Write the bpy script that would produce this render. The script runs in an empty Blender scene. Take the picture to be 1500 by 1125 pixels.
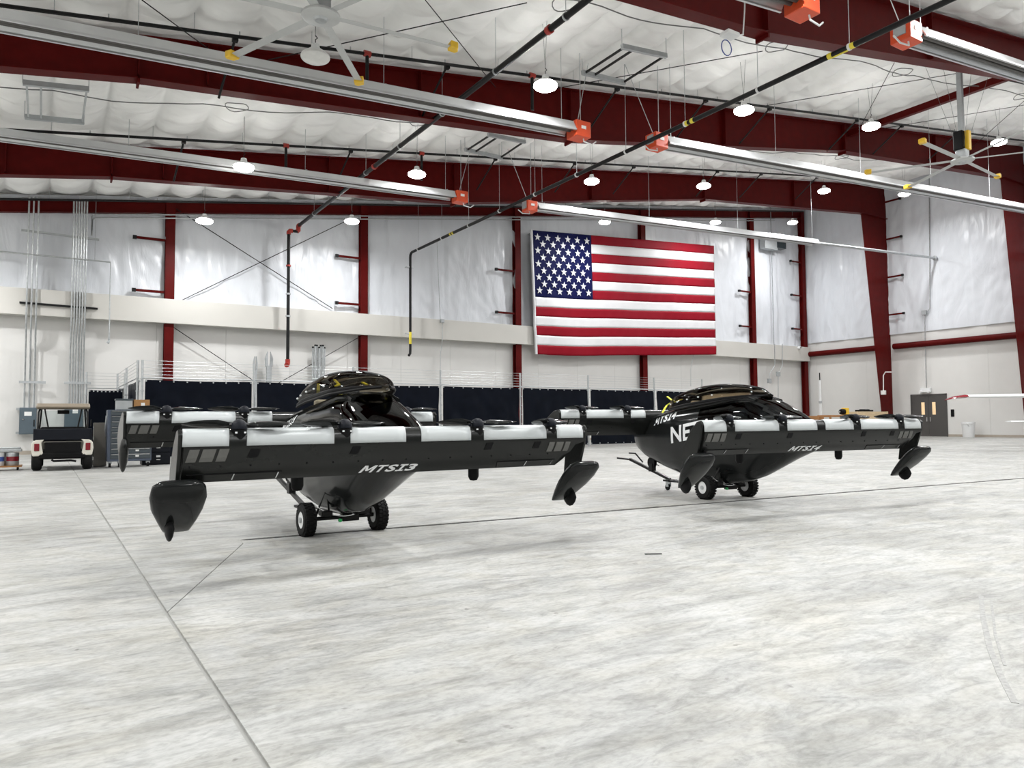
import bpy, bmesh, math, random
from mathutils import Vector, Matrix, noise

random.seed(7)
S = bpy.context.scene
C = S.collection
R = math.radians
PI = math.pi

# ---------------------------------------------------------------- camera, world, exposure
CAM_H, FOC, YAW, PITCH, ROLL = 1.25, 1080.0, R(32.39), R(2.9), R(-0.42)
f_ = Vector((math.sin(YAW) * math.cos(PITCH), math.cos(YAW) * math.cos(PITCH), math.sin(PITCH)))
r_ = Vector((math.cos(YAW), -math.sin(YAW), 0))
u_ = r_.cross(f_)
cr_ = math.cos(ROLL) * r_ + math.sin(ROLL) * u_
cu_ = -math.sin(ROLL) * r_ + math.cos(ROLL) * u_
EYE = Vector((0, 0, CAM_H))
cam = bpy.data.objects.new('camera', bpy.data.cameras.new('camera'))
C.objects.link(cam)
cam.data.sensor_fit = 'HORIZONTAL'
cam.data.sensor_width = 36.0
cam.data.lens = 36.0 * FOC / 1500.0
cam.data.clip_end = 300
mw = Matrix((cr_, cu_, -f_)).transposed().to_4x4()
mw.translation = EYE
cam.matrix_world = mw
S.camera = cam

world = bpy.data.worlds.new('world')
S.world = world
world.use_nodes = True
world.node_tree.nodes['Background'].inputs[0].default_value = (0.9, 0.95, 1, 1)
world.node_tree.nodes['Background'].inputs[1].default_value = 0.02
S.view_settings.view_transform = 'Standard'
S.view_settings.look = 'None'
S.view_settings.gamma = 1.0
S.view_settings.use_curve_mapping = False
S.view_settings.exposure = 0.0
S.cycles.use_denoising = True
S.cycles.max_bounces = 8
LAMP_W = 335.0            # high-bay lamp at 10 m; power raised with height to brighten the high side

# ---------------------------------------------------------------- measuring helpers (surveyed sight lines)
def sight(px, py):
    return f_ + cr_ * ((px - 750) / FOC) - cu_ * ((py - 562.5) / FOC)
def onX(px, py, X):
    d = sight(px, py); return EYE + d * (X / d.x)
def onY(px, py, Y):
    d = sight(px, py); return EYE + d * (Y / d.y)
def onZ(px, py, z=0.0):
    d = sight(px, py); return EYE + d * ((z - CAM_H) / d.z)
def roof(x):
    return 11.25 + 0.138 * x
def onRoof(px, py, drop):
    d = sight(px, py); n = Vector((-0.138, 0, 1))
    t = (11.25 - drop - n.dot(EYE)) / n.dot(d)
    return EYE + d * t

XR, YB, XL, YF = 51.8, 37.4, -14.0, -14.0     # right wall, back wall, left wall, front wall
FR = (30.3, 21.25, 12.6)                        # rigid frames

# ---------------------------------------------------------------- materials
def mat(name, col, rough=0.5, metal=0.0, var=0.06, scale=6.0, bump=0.0, bscale=30.0, coat=0.0, alpha=1.0, emit=None, spec=None, stretch=None):
    m = bpy.data.materials.new(name); m.use_nodes = True
    nt = m.node_tree; N = nt.nodes; L = nt.links
    b = N['Principled BSDF']
    tc = N.new('ShaderNodeTexCoord')
    src = tc.outputs['Object']
    if stretch:
        mp = N.new('ShaderNodeMapping'); mp.inputs['Scale'].default_value = stretch
        L.new(src, mp.inputs['Vector']); src = mp.outputs['Vector']
    nz = N.new('ShaderNodeTexNoise'); nz.inputs['Scale'].default_value = scale; nz.inputs['Detail'].default_value = 5
    L.new(src, nz.inputs['Vector'])
    rp = N.new('ShaderNodeValToRGB')
    a = [max(0, c * (1 - var)) for c in col]; d = [min(1, c * (1 + var)) for c in col]
    rp.color_ramp.elements[0].color = (*a, 1); rp.color_ramp.elements[1].color = (*d, 1)
    rp.color_ramp.elements[0].position = 0.3; rp.color_ramp.elements[1].position = 0.7
    L.new(nz.outputs['Fac'], rp.inputs['Fac']); L.new(rp.outputs['Color'], b.inputs['Base Color'])
    b.inputs['Roughness'].default_value = rough; b.inputs['Metallic'].default_value = metal
    if spec is not None: b.inputs['Specular IOR Level'].default_value = spec
    if coat: b.inputs['Coat Weight'].default_value = coat; b.inputs['Coat Roughness'].default_value = 0.05
    if alpha < 1: b.inputs['Alpha'].default_value = alpha
    if emit: b.inputs['Emission Color'].default_value = (*emit[0], 1); b.inputs['Emission Strength'].default_value = emit[1]
    if bump:
        n2 = N.new('ShaderNodeTexNoise'); n2.inputs['Scale'].default_value = bscale; n2.inputs['Detail'].default_value = 4
        L.new(src, n2.inputs['Vector'])
        bp = N.new('ShaderNodeBump'); bp.inputs['Strength'].default_value = bump; bp.inputs['Distance'].default_value = 0.05
        L.new(n2.outputs['Fac'], bp.inputs['Height']); L.new(bp.outputs['Normal'], b.inputs['Normal'])
    return m

def concrete():
    m = bpy.data.materials.new('polished concrete'); m.use_nodes = True
    nt = m.node_tree; N = nt.nodes; L = nt.links; b = N['Principled BSDF']
    tc = N.new('ShaderNodeTexCoord')
    def nz(scale, stretch, detail, rot=0.0, dist=0.0, rough=0.6):
        mp = N.new('ShaderNodeMapping'); mp.inputs['Scale'].default_value = stretch; mp.inputs['Rotation'].default_value = (0, 0, rot)
        L.new(tc.outputs['Object'], mp.inputs['Vector'])
        n = N.new('ShaderNodeTexNoise'); n.inputs['Scale'].default_value = scale; n.inputs['Detail'].default_value = detail
        n.inputs['Distortion'].default_value = dist; n.inputs['Roughness'].default_value = rough
        L.new(mp.outputs['Vector'], n.inputs['Vector']); return n.outputs['Fac']
    def ramp(v, p0, c0, p1, c1):
        r = N.new('ShaderNodeValToRGB'); r.color_ramp.elements[0].position = p0; r.color_ramp.elements[1].position = p1
        r.color_ramp.elements[0].color = (*c0, 1); r.color_ramp.elements[1].color = (*c1, 1); L.new(v, r.inputs['Fac']); return r.outputs['Color']
    def mul(a, c, f):
        x = N.new('ShaderNodeMix'); x.data_type = 'RGBA'; x.blend_type = 'MULTIPLY'; x.inputs['Factor'].default_value = f
        L.new(a, x.inputs['A']); L.new(c, x.inputs['B']); return x.outputs['Result']
    base = ramp(nz(0.55, (1, 1, 1), 8, 0, 0.6), 0.35, (0.36, 0.362, 0.352), 0.66, (0.50, 0.502, 0.49))
    w = (1, 1, 1)
    base = mul(base, ramp(nz(1.5, (0.8, 2.6, 1), 9, R(12), 1.3, 0.68), 0.36, (0.62, 0.625, 0.62), 0.56, w), 0.8)
    base = mul(base, ramp(nz(4.5, (0.7, 2.0, 1), 8, R(-20), 1.6, 0.7), 0.34, (0.64, 0.65, 0.65), 0.52, w), 0.75)
    base = mul(base, ramp(nz(0.9, (1, 1.6, 1), 4, R(40), 2.2), 0.30, (0.93, 0.90, 0.83), 0.6, w), 0.8)
    base = mul(base, ramp(nz(22, (1, 1.5, 1), 6), 0.34, (0.72, 0.72, 0.71), 0.56, w), 0.6)
    base = mul(base, ramp(nz(9, (1, 1, 1), 2), 0.24, (0.45, 0.45, 0.43), 0.30, w), 0.7)
    L.new(base, b.inputs['Base Color'])
    rr = N.new('ShaderNodeMapRange'); rr.inputs['To Min'].default_value = 0.38; rr.inputs['To Max'].default_value = 0.62
    L.new(nz(2.2, (1, 2, 1), 6), rr.inputs['Value']); L.new(rr.outputs['Result'], b.inputs['Roughness'])
    b.inputs['Specular IOR Level'].default_value = 0.35
    bp = N.new('ShaderNodeBump'); bp.inputs['Strength'].default_value = 0.06; bp.inputs['Distance'].default_value = 0.02
    L.new(nz(14, (1, 1, 1), 6), bp.inputs['Height']); L.new(bp.outputs['Normal'], b.inputs['Normal'])
    return m

def vinyl(name, col, rough, bscale, bstr, stretch):
    m = bpy.data.materials.new(name); m.use_nodes = True
    nt = m.node_tree; N = nt.nodes; L = nt.links; b = N['Principled BSDF']
    tc = N.new('ShaderNodeTexCoord'); mp = N.new('ShaderNodeMapping'); mp.inputs['Scale'].default_value = stretch
    L.new(tc.outputs['Object'], mp.inputs['Vector'])
    mg = N.new('ShaderNodeTexNoise'); mg.inputs['Scale'].default_value = bscale; mg.inputs['Detail'].default_value = 7; mg.inputs['Distortion'].default_value = 1.5
    L.new(mp.outputs['Vector'], mg.inputs['Vector'])
    rp = N.new('ShaderNodeValToRGB'); rp.color_ramp.elements[0].position = 0.3; rp.color_ramp.elements[1].position = 0.6
    rp.color_ramp.elements[0].color = (*[c * 0.93 for c in col], 1); rp.color_ramp.elements[1].color = (*col, 1)
    L.new(mg.outputs['Fac'], rp.inputs['Fac']); L.new(rp.outputs['Color'], b.inputs['Base Color'])
    bp = N.new('ShaderNodeBump'); bp.inputs['Strength'].default_value = bstr; bp.inputs['Distance'].default_value = 0.12
    L.new(mg.outputs['Fac'], bp.inputs['Height']); L.new(bp.outputs['Normal'], b.inputs['Normal'])
    b.inputs['Roughness'].default_value = rough
    return m

M = {
 'concrete': concrete(),
 'slot': mat('dark joint filler', (0.006, 0.006, 0.0065), 0.9, spec=0.05),
 'joint': mat('grey joint sealant', (0.34, 0.34, 0.325), 0.9),
 'rubber_mark': mat('rubber scuff', (0.32, 0.32, 0.31), 0.7, var=0.2, scale=40),
 'panel': mat('off white wall panel', (0.68, 0.673, 0.652), 0.55, var=0.015, scale=1.5),
 'band': mat('cream metal band', (0.58, 0.567, 0.53), 0.45, var=0.015, scale=1.0),
 'base': mat('tan base trim', (0.42, 0.37, 0.31), 0.6),
 'vinyl_wall': vinyl('white vinyl wall insulation', (0.70, 0.725, 0.765), 0.32, 0.55, 0.55, (1.6, 1.6, 0.5)),
 'vinyl_roof': vinyl('white vinyl roof insulation', (0.90, 0.90, 0.885), 0.45, 0.7, 0.35, (0.7, 1.8, 1)),
 'red_steel': mat('red oxide painted steel', (0.085, 0.0045, 0.004), 0.45, var=0.12, scale=3, spec=0.08),
 'red_fit': mat('red pipe fitting', (0.35, 0.03, 0.02), 0.4),
 'black_pipe': mat('black steel pipe', (0.007, 0.007, 0.0075), 0.42, var=0.2, scale=5, spec=0.25),
 'galv': mat('galvanised steel', (0.48, 0.50, 0.51), 0.38, 0.75, var=0.12, scale=9),
 'galv_dull': mat('grey painted steel', (0.40, 0.42, 0.43), 0.5, 0.2, var=0.08),
 'reflector': mat('heater reflector aluminium', (0.62, 0.63, 0.64), 0.32, 0.6, var=0.05, scale=2),
 'heater_tube': mat('dark heater tube', (0.10, 0.095, 0.09), 0.5, 0.5),
 'burner': mat('orange red enamel', (0.66, 0.075, 0.02), 0.42, var=0.05),
 'white': mat('white enamel', (0.74, 0.75, 0.75), 0.35, var=0.02),
 'white_plate': mat('white label plate', (0.8, 0.8, 0.78), 0.4, var=0.02),
 'fan_blade': mat('pale grey fan blade', (0.50, 0.51, 0.505), 0.35, 0.1, var=0.03),
 'yellow': mat('yellow plastic', (0.80, 0.50, 0.03), 0.4, var=0.06),
 'tape': mat('yellow marking tape', (0.75, 0.62, 0.05), 0.5),
 'strap': mat('fluorescent yellow webbing', (0.70, 0.72, 0.05), 0.6, var=0.15, scale=60),
 'hull': mat('glossy black composite', (0.011, 0.012, 0.012), 0.14, var=0.15, scale=3, spec=0.22),
 'wing': mat('satin black composite', (0.009, 0.0098, 0.009), 0.24, var=0.15, scale=2.5, spec=0.34),
 'matte_black': mat('matt black', (0.004, 0.004, 0.0045), 0.55, var=0.2, spec=0.15),
 'navy_black': mat('blue black rubber', (0.005, 0.0065, 0.011), 0.5, var=0.15, spec=0.2),
 'wing_white': mat('white leading edge panel', (0.50, 0.53, 0.535), 0.3, var=0.02),
 'patch': mat('grey non slip patch', (0.10, 0.10, 0.092), 0.6, var=0.08, scale=30),
 'letter': mat('white vinyl lettering', (0.82, 0.83, 0.84), 0.4, var=0.01),
 'tyre': mat('tyre rubber', (0.007, 0.007, 0.007), 0.7, var=0.2, scale=20, spec=0.2),
 'steel_black': mat('black powder coated steel', (0.006, 0.006, 0.006), 0.35, var=0.15, spec=0.25),
 'chrome': mat('bright steel', (0.65, 0.66, 0.67), 0.2, 1.0, var=0.04),
 'screen': mat('navy black fence screen', (0.0035, 0.005, 0.0095), 0.42, var=0.2, scale=2, bump=0.25, bscale=1.6, spec=0.07),
 'box_grey': mat('blue grey painted metal', (0.085, 0.115, 0.138), 0.5, var=0.05),
 'chest_blue': mat('slate blue tool chest enamel', (0.075, 0.095, 0.135), 0.4, var=0.08),
 'chest_grey': mat('dark grey tool chest enamel', (0.055, 0.068, 0.078), 0.4, var=0.06),
 'taupe': mat('taupe cabinet laminate', (0.16, 0.15, 0.13), 0.5, var=0.04),
 'cardboard': mat('cardboard', (0.36, 0.19, 0.07), 0.8, var=0.08, scale=12),
 'wood': mat('pale pine boards', (0.62, 0.48, 0.30), 0.6, var=0.12, scale=4, stretch=(1, 8, 8)),
 'wood_dark': mat('brown crate wood', (0.36, 0.17, 0.06), 0.6, var=0.2, scale=5, stretch=(1, 8, 8)),
 'dark_front_wall': mat('dark grey unseen wall', (0.09, 0.092, 0.095), 0.55, var=0.05, scale=1),
 'door': mat('dark taupe door paint', (0.065, 0.061, 0.058), 0.5, var=0.03),
 'door_glass': mat('warm lit vision glass', (0.75, 0.55, 0.32), 0.25, var=0.15, scale=3, emit=((1.0, 0.72, 0.42), 0.35)),
 'cream': mat('cream body plastic', (0.68, 0.655, 0.58), 0.35, var=0.02),
 'beige_roof': mat('beige moulded roof', (0.23, 0.19, 0.14), 0.5, var=0.04),
 'tail_red': mat('red tail lamp lens', (0.20, 0.012, 0.02), 0.15),
 'flag_red': mat('flag red nylon', (0.235, 0.0035, 0.013), 0.6, var=0.04, scale=1.5, spec=0.12),
 'flag_white': mat('flag white nylon', (0.70, 0.705, 0.72), 0.55, var=0.02, scale=1.5),
 'flag_blue': mat('flag blue nylon', (0.004, 0.006, 0.050), 0.6, var=0.08, scale=1.5, spec=0.08),
 'cable': mat('grey cable', (0.16, 0.16, 0.16), 0.6),
 'blue_cable': mat('blue cable', (0.03, 0.06, 0.25), 0.5),
 'dark_glass': mat('dark panel glass', (0.02, 0.03, 0.035), 0.08, var=0.2),
 'green': mat('green plastic knob', (0.03, 0.45, 0.12), 0.4),
 'label_blue': mat('blue label', (0.05, 0.10, 0.35), 0.5),
 'lamp_on': mat('lit lamp lens', (0.9, 0.9, 0.9), 0.4, emit=((1.0, 0.98, 0.93), 46.0)),
 'lamp_off': mat('unlit lamp lens', (0.72, 0.72, 0.70), 0.3),
 'seat': mat('pale grey seat fabric', (0.50, 0.49, 0.45), 0.7),
}
def glass(name, tint, ior, refl, rough=0.03):
    m = bpy.data.materials.new(name); m.use_nodes = True
    nt = m.node_tree; N = nt.nodes; L = nt.links
    for n in list(N): N.remove(n)
    out = N.new('ShaderNodeOutputMaterial')
    tr = N.new('ShaderNodeBsdfTransparent'); tr.inputs['Color'].default_value = (*tint, 1)
    gl = N.new('ShaderNodeBsdfGlossy'); gl.inputs['Roughness'].default_value = rough; gl.inputs['Color'].default_value = (refl, refl, refl, 1)
    tc = N.new('ShaderNodeTexCoord'); nz = N.new('ShaderNodeTexNoise'); nz.inputs['Scale'].default_value = 1.5
    L.new(tc.outputs['Object'], nz.inputs['Vector'])
    bp = N.new('ShaderNodeBump'); bp.inputs['Strength'].default_value = 0.02; L.new(nz.outputs['Fac'], bp.inputs['Height']); L.new(bp.outputs['Normal'], gl.inputs['Normal'])
    fr = N.new('ShaderNodeFresnel'); fr.inputs['IOR'].default_value = ior
    mx = N.new('ShaderNodeMixShader'); L.new(fr.outputs['Fac'], mx.inputs['Fac']); L.new(tr.outputs[0], mx.inputs[1]); L.new(gl.outputs[0], mx.inputs[2])
    L.new(mx.outputs[0], out.inputs['Surface'])
    return m
M['canopy_glass'] = glass('smoked brown canopy acrylic', (0.56, 0.49, 0.385), 1.28, 0.35)
M['windshield'] = glass('dark windscreen acrylic', (0.10, 0.11, 0.12), 1.32, 0.75)
M['clear'] = glass('clear windscreen', (0.92, 0.95, 0.95), 1.3, 0.8)

# ---------------------------------------------------------------- mesh helpers
class MB:
    def __init__(s, org=(0, 0, 0)):
        s.v = []; s.f = []; s.mi = []; s.o = Vector(org)
    def _add(s, vs, fs, mi=0):
        k = len(s.v); s.v += [tuple(Vector(p) - s.o) for p in vs]; s.f += [tuple(i + k for i in f) for f in fs]; s.mi += [mi] * len(fs); return s
    def box(s, c, d, rz=0.0, ry=0.0, rx=0.0, mi=0):
        m = Matrix.Rotation(rz, 3, 'Z') @ Matrix.Rotation(ry, 3, 'Y') @ Matrix.Rotation(rx, 3, 'X')
        c = Vector(c); h = Vector(d) / 2
        vs = [c + m @ Vector((x * h.x, y * h.y, z * h.z)) for z in (-1, 1) for y in (-1, 1) for x in (-1, 1)]
        return s._add(vs, [(0, 2, 3, 1), (4, 5, 7, 6), (0, 1, 5, 4), (2, 6, 7, 3), (0, 4, 6, 2), (1, 3, 7, 5)], mi)
    def box2(s, a, b, mi=0):
        a, b = Vector(a), Vector(b); return s.box((a + b) / 2, [abs(x) for x in (b - a)], mi=mi)
    def bar(s, a, b, w, t, mi=0):
        """rectangular bar from a to b, w horizontal, t the other way"""
        a, b = Vector(a), Vector(b); d = (b - a).normalized()
        up = Vector((0, 0, 1)) if abs(d.z) < 0.95 else Vector((0, 1, 0))
        x = d.cross(up).normalized() * (w / 2); y = x.cross(d).normalized() * (t / 2)
        vs = [p + sx * x + sy * y for p in (a, b) for sx, sy in ((-1, -1), (1, -1), (1, 1), (-1, 1))]
        return s._add(vs, [(3, 2, 1, 0), (4, 5, 6, 7), (0, 1, 5, 4), (1, 2, 6, 5), (2, 3, 7, 6), (3, 0, 4, 7)], mi)
    def tube(s, pts, r, n=8, mi=0, cap=True):
        pts = [Vector(p) for p in pts]; k = len(pts)
        rs = r if isinstance(r, (list, tuple)) else [r] * k
        rings = []; ref = None
        for i, p in enumerate(pts):
            d = (pts[min(i + 1, k - 1)] - pts[max(i - 1, 0)]).normalized()
            if ref is None: ref = Vector((0, 0, 1)) if abs(d.z) < 0.9 else Vector((1, 0, 0))
            x = d.cross(ref)
            if x.length < 1e-4: x = d.cross(Vector((0, 1, 0.3)))
            x.normalize(); y = d.cross(x).normalized(); ref = -y if False else x.cross(d)
            rings.append([p + rs[i] * (math.cos(2 * PI * j / n) * x + math.sin(2 * PI * j / n) * y) for j in range(n)])
        vs = [q for g in rings for q in g]
        fs = [(i * n + j, i * n + (j + 1) % n, (i + 1) * n + (j + 1) % n, (i + 1) * n + j) for i in range(k - 1) for j in range(n)]
        if cap: fs += [tuple(range(n))[::-1], tuple((k - 1) * n + j for j in range(n))]
        return s._add(vs, fs, mi)
    def lathe(s, prof, c=(0, 0, 0), axis='Z', n=16, mi=0, loop=False):
        """prof: (radius, height) pairs"""
        c = Vector(c); vs = []
        for r, z in prof:
            for j in range(n):
                a = 2 * PI * j / n; p = (r * math.cos(a), r * math.sin(a), z)
                if axis == 'X': p = (p[2], p[0], p[1])
                elif axis == 'Y': p = (p[1], p[2], p[0])
                vs.append(c + Vector(p))
        k = len(prof)
        fs = [(i * n + j, i * n + (j + 1) % n, (i + 1) * n + (j + 1) % n, (i + 1) * n + j) for i in range(k - 1) for j in range(n)]
        if loop: fs += [((k - 1) * n + j, (k - 1) * n + (j + 1) % n, (j + 1) % n, j) for j in range(n)]
        else: fs += [tuple(range(n))[::-1], tuple((k - 1) * n + j for j in range(n))]
        return s._add(vs, fs, mi)
    def prism(s, poly, axis, a, b, mi=0):
        """poly: 2-D outline; axis X -> (y,z), Y -> (x,z), Z -> (x,y)"""
        def P(q, t): return (t, q[0], q[1]) if axis == 'X' else (q[0], t, q[1]) if axis == 'Y' else (q[0], q[1], t)
        n = len(poly); vs = [P(q, a) for q in poly] + [P(q, b) for q in poly]
        fs = [tuple(range(n))[::-1], tuple(range(n, 2 * n))] + [(i, (i + 1) % n, n + (i + 1) % n, n + i) for i in range(n)]
        return s._add(vs, fs, mi)
    def grid(s, fn, nu, nv, mi=None, flip=False):
        vs = [fn(i / nu, j / nv) for j in range(nv + 1) for i in range(nu + 1)]
        w = nu + 1; fs = []; ms = []
        for j in range(nv):
            for i in range(nu):
                q = (j * w + i, j * w + i + 1, (j + 1) * w + i + 1, (j + 1) * w + i)
                fs.append(q[::-1] if flip else q); ms.append(mi(i / nu, j / nv) if mi else 0)
        k = len(s.f); s._add(vs, fs); s.mi[k:] = ms; return s
    def loft(s, rings, cap=True, mi=0):
        n = len(rings[0]); k = len(rings); vs = [p for g in rings for p in g]
        fs = [(i * n + j, i * n + (j + 1) % n, (i + 1) * n + (j + 1) % n, (i + 1) * n + j) for i in range(k - 1) for j in range(n)]
        if cap: fs += [tuple(range(n))[::-1], tuple((k - 1) * n + j for j in range(n))]
        return s._add(vs, fs, mi)
    def build(s, name, mats, parent=None, smooth=False, bev=0.0, solid=0.0):
        me = bpy.data.meshes.new(name); me.from_pydata(s.v, [], s.f)
        for m in (mats if isinstance(mats, (list, tuple)) else [mats]): me.materials.append(M[m])
        if any(s.mi): me.polygons.foreach_set('material_index', s.mi)
        bm = bmesh.new(); bm.from_mesh(me); bmesh.ops.recalc_face_normals(bm, faces=bm.faces); bm.to_mesh(me); bm.free()
        if smooth:
            me.polygons.foreach_set('use_smooth', [True] * len(me.polygons))
            if smooth != 'all': me.set_sharp_from_angle(angle=R(38))
        o = bpy.data.objects.new(name, me); C.objects.link(o)
        if parent is not None: o.parent = parent
        if bev:
            b = o.modifiers.new('bevel', 'BEVEL'); b.width = bev; b.segments = 2; b.limit_method = 'ANGLE'
        if solid:
            b = o.modifiers.new('thickness', 'SOLIDIFY'); b.thickness = solid; b.offset = 0
        return o

def tag(o, label, cat, group=None):
    o['label'] = label; o['category'] = cat
    if group: o['group'] = group
    return o
def thing(name, label, cat, loc=(0, 0, 0), rz=0.0, group=None):
    o = bpy.data.objects.new(name, None); C.objects.link(o); o.empty_display_size = 0.2
    o.location = loc; o.rotation_euler = (0, 0, rz)
    return tag(o, label, cat, group)
def struct(o, label=None):
    o['kind'] = 'structure'
    if label: o['label'] = label
    return o
def copy_tree(o, parent=None):
    c = o.copy(); C.objects.link(c); c.parent = parent
    for ch in list(o.children): copy_tree(ch, c)
    return c

def text_polys(txt, bold=0.03, shear=0.0, spacing=1.0):
    """outline of a word as (verts, faces) with height about 1, x from 0 to its width"""
    cu = bpy.data.curves.new('word', 'FONT'); cu.body = txt; cu.size = 1.4; cu.offset = bold; cu.shear = shear
    cu.space_character = spacing; cu.resolution_u = 3
    o = bpy.data.objects.new('word', cu); C.objects.link(o)
    bpy.context.view_layer.update()
    me = bpy.data.meshes.new_from_object(o.evaluated_get(bpy.context.evaluated_depsgraph_get()))
    bm = bmesh.new(); bm.from_mesh(me)
    bmesh.ops.triangulate(bm, faces=bm.faces)
    bmesh.ops.subdivide_edges(bm, edges=[e for e in bm.edges if e.calc_length() > 0.25], cuts=2, use_grid_fill=False)
    bmesh.ops.triangulate(bm, faces=bm.faces)
    vs = [v.co.copy() for v in bm.verts]; bm.verts.index_update(); fs = [[v.index for v in f.verts] for f in bm.faces]
    bm.free(); bpy.data.objects.remove(o); bpy.data.curves.remove(cu); bpy.data.meshes.remove(me)
    x0 = min(v.x for v in vs); x1 = max(v.x for v in vs); y0 = min(v.y for v in vs); y1 = max(v.y for v in vs)
    return [((v.x - x0) / (x1 - x0), (v.y - y0) / (y1 - y0)) for v in vs], fs
def word_polys(word, shear=0.0, gap=.14):
    V, F = [], []; x = 0.0
    for ch in word:
        w = 1.25 if ch == 'M' else .78 if ch == 'I' else .95
        if ch == 'I':
            vs, fs = [], []
            for x0, x1, y0, y1 in ((0, 1, 0, .2), (.33, .67, .2, .8), (0, 1, .8, 1)):
                k = len(vs); vs += [(x0, y0), (x1, y0), (x1, y1), (x0, y1)]; fs.append([k, k + 1, k + 2, k + 3])
        elif ch == 'M':
            vs = [(0, 0), (.21, 0), (.21, .66), (.40, .22), (.60, .22), (.79, .66), (.79, 0), (1, 0), (1, 1), (.76, 1), (.5, .46), (.24, 1), (0, 1)]
            fs = [[0, 1, 2, 11, 12], [2, 3, 4, 10, 11], [4, 5, 9, 10], [5, 6, 7, 8, 9]]
        else: vs, fs = text_polys(ch, bold=.05)
        k = len(V); V += [(x + a * w + shear * b, b) for a, b in vs]; F += [[i + k for i in f] for f in fs]; x += w + gap
    x1 = max(v[0] for v in V)
    return [(a / x1, b) for a, b in V], F

# ================================================================ THE SHELL
# floor: slabs with a sawn joint and a dark slot between them
fl = struct(MB().box2((XL, YF, -0.35), (XR + 0.4, YB + 0.4, -0.012)).build('floor', 'joint'), 'pale polished concrete hangar floor')
JX, jw = 0.71, 0.012
A0, A1 = Vector((1.88, 8.297)), Vector((17.116, 7.27))
sl = (A1.y - A0.y) / (A1.x - A0.x)
def slotY(x): return A0.y + sl * (x - A0.x)
def slab(poly):
    MB().prism([tuple(p) for p in poly], 'Z', -0.012, 0.0).build('slab', 'concrete', fl)
sw = 0.05
slab([(XL, YF), (JX - jw, YF), (JX - jw, YB), (XL, YB)])
slab([(JX + jw, YF), (XR, YF), (XR, slotY(XR) - sw), (1.88, slotY(1.88) - sw), (1.80, slotY(1.88)), (1.80 - 0.02, slotY(1.88) - 0.25), (JX + jw, 5.43)])
slab([(1.88, slotY(1.88) + sw), (XR, slotY(XR) + sw), (XR, YB), (JX + jw, YB), (JX + jw, 5.455), (1.80 - 0.022, slotY(1.88) - 0.23), (1.80, slotY(1.88) + 0.0)])
MB().prism([(1.85, slotY(1.85) - 0.06), (XR - .1, slotY(XR) - 0.06), (XR - .1, slotY(XR) + 0.06), (1.85, slotY(1.85) + 0.06)], 'Z', -0.012, -0.010).build('slot_liner', 'slot', fl)
# rubber tyre marks in the foreground
for pts, w in (([(1437, 873), (1440, 905), (1450, 950), (1466, 990), (1487, 1030)], 0.03), ([(1452, 880), (1458, 930), (1472, 975)], 0.015)):
    P = [onZ(*q, 0) for q in pts]
    mb = MB()
    for a, b in zip(P, P[1:]): mb.bar(a, b, w, .004)
    mb.build('tyre_mark', 'rubber_mark', fl)

# roof insulation: vinyl facing sagging between purlins, with a strap pattern across
def roof_pt(u, v):
    x = XL + u * (XR + 0.3 - XL); y = YF + v * (YB + 0.2 - YF)
    a = abs(math.sin(PI * x / 1.52)); b = abs(math.sin(PI * (y + 0.35 * math.sin(x * 2.1)) / 1.25))
    n1 = noise.noise((x * 0.9, y * 2.1, 0.0)); n2 = noise.noise((x * 2.3, y * 4.4, 5.0))
    sag = 0.33 * a ** 0.5 * (0.8 + 0.4 * n1) + 0.15 * b ** 0.5 * a ** 0.5 + 0.06 * n2 * a
    sag *= min(1, (0.12 + min(abs(y - c) for c in (*FR, YB, 3.9, -4.9)) / 1.2))
    return (x, y, roof(x) + 0.12 - sag)
mb = MB().grid(roof_pt, 430, 300, flip=True)
ceil = struct(mb.build('ceiling', 'vinyl_roof', smooth='all'), 'white vinyl faced roof insulation')
MB().prism([(XL, roof(XL) + 0.3), (XR + 0.4, roof(XR + 0.4) + 0.3), (XR + 0.4, roof(XR + 0.4) + 0.5), (XL, roof(XL) + 0.5)], 'Y', YF, YB + 0.4).build('roof_sheet', 'galv_dull', ceil)

# back wall
BZ0, BZ1, BYF = 5.86, 6.98, 36.8           # band: bottom, top, face
wb = struct(MB().prism([(XL, 0), (XR + 0.4, 0), (XR + 0.4, roof(XR + .4) + 0.3), (XL, roof(XL) + 0.3)], 'Y', YB + 0.12, YB + 0.4).build('wall_back', 'panel'), 'back end wall of the hangar')
x = XL
while x < XR - 0.1:
    w = min(3.05, XR - x); MB().box2((x + .004, YB, 0.0), (x + w - .004, YB + .12, BZ1)).build('wall_panel', 'panel', wb); x += w
COLX = [4.77, 14.2, 23.93, 34.06, 45.14, 51.25]
def wrinkle(x, z, k):
    # pulled fabric: ridges fan out of the fixing corners
    d0 = noise.noise((x * 1.3, z * 0.45, k)); d1 = noise.noise((x * 3.1 + z * 1.1, z * 1.2 - x * .6, k + 9)); d2 = noise.noise((x * 7, z * 2.5, k + 20))
    return 0.09 * d0 + 0.05 * d1 + 0.016 * d2
def back_ins(u, v):
    x = XL + u * (XR + .1 - XL); z0 = BZ1 - 0.3; z1 = roof(x) - 0.05; z = z0 + v * (z1 - z0)
    dc = min(abs(x - c) for c in COLX); e = 1 + 1.2 * math.exp(-dc * 1.1)
    seam = 0.05 * math.exp(-((x / 1.83) % 1 * 1.83 - 0.9) ** 2 * 900)
    return (x, YB - 0.10 + wrinkle(x, z, 1.0) * e * 0.8 + seam, z)
MB().grid(back_ins, 520, 70).build('wall_insulation', 'vinyl_wall', wb, smooth='all')
tb = struct(MB().box2((XL, BYF, BZ0), (XR - 0.25, YB, BZ1)).build('trim_1', 'band', bev=0.012), 'cream metal band along the back wall')
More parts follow.
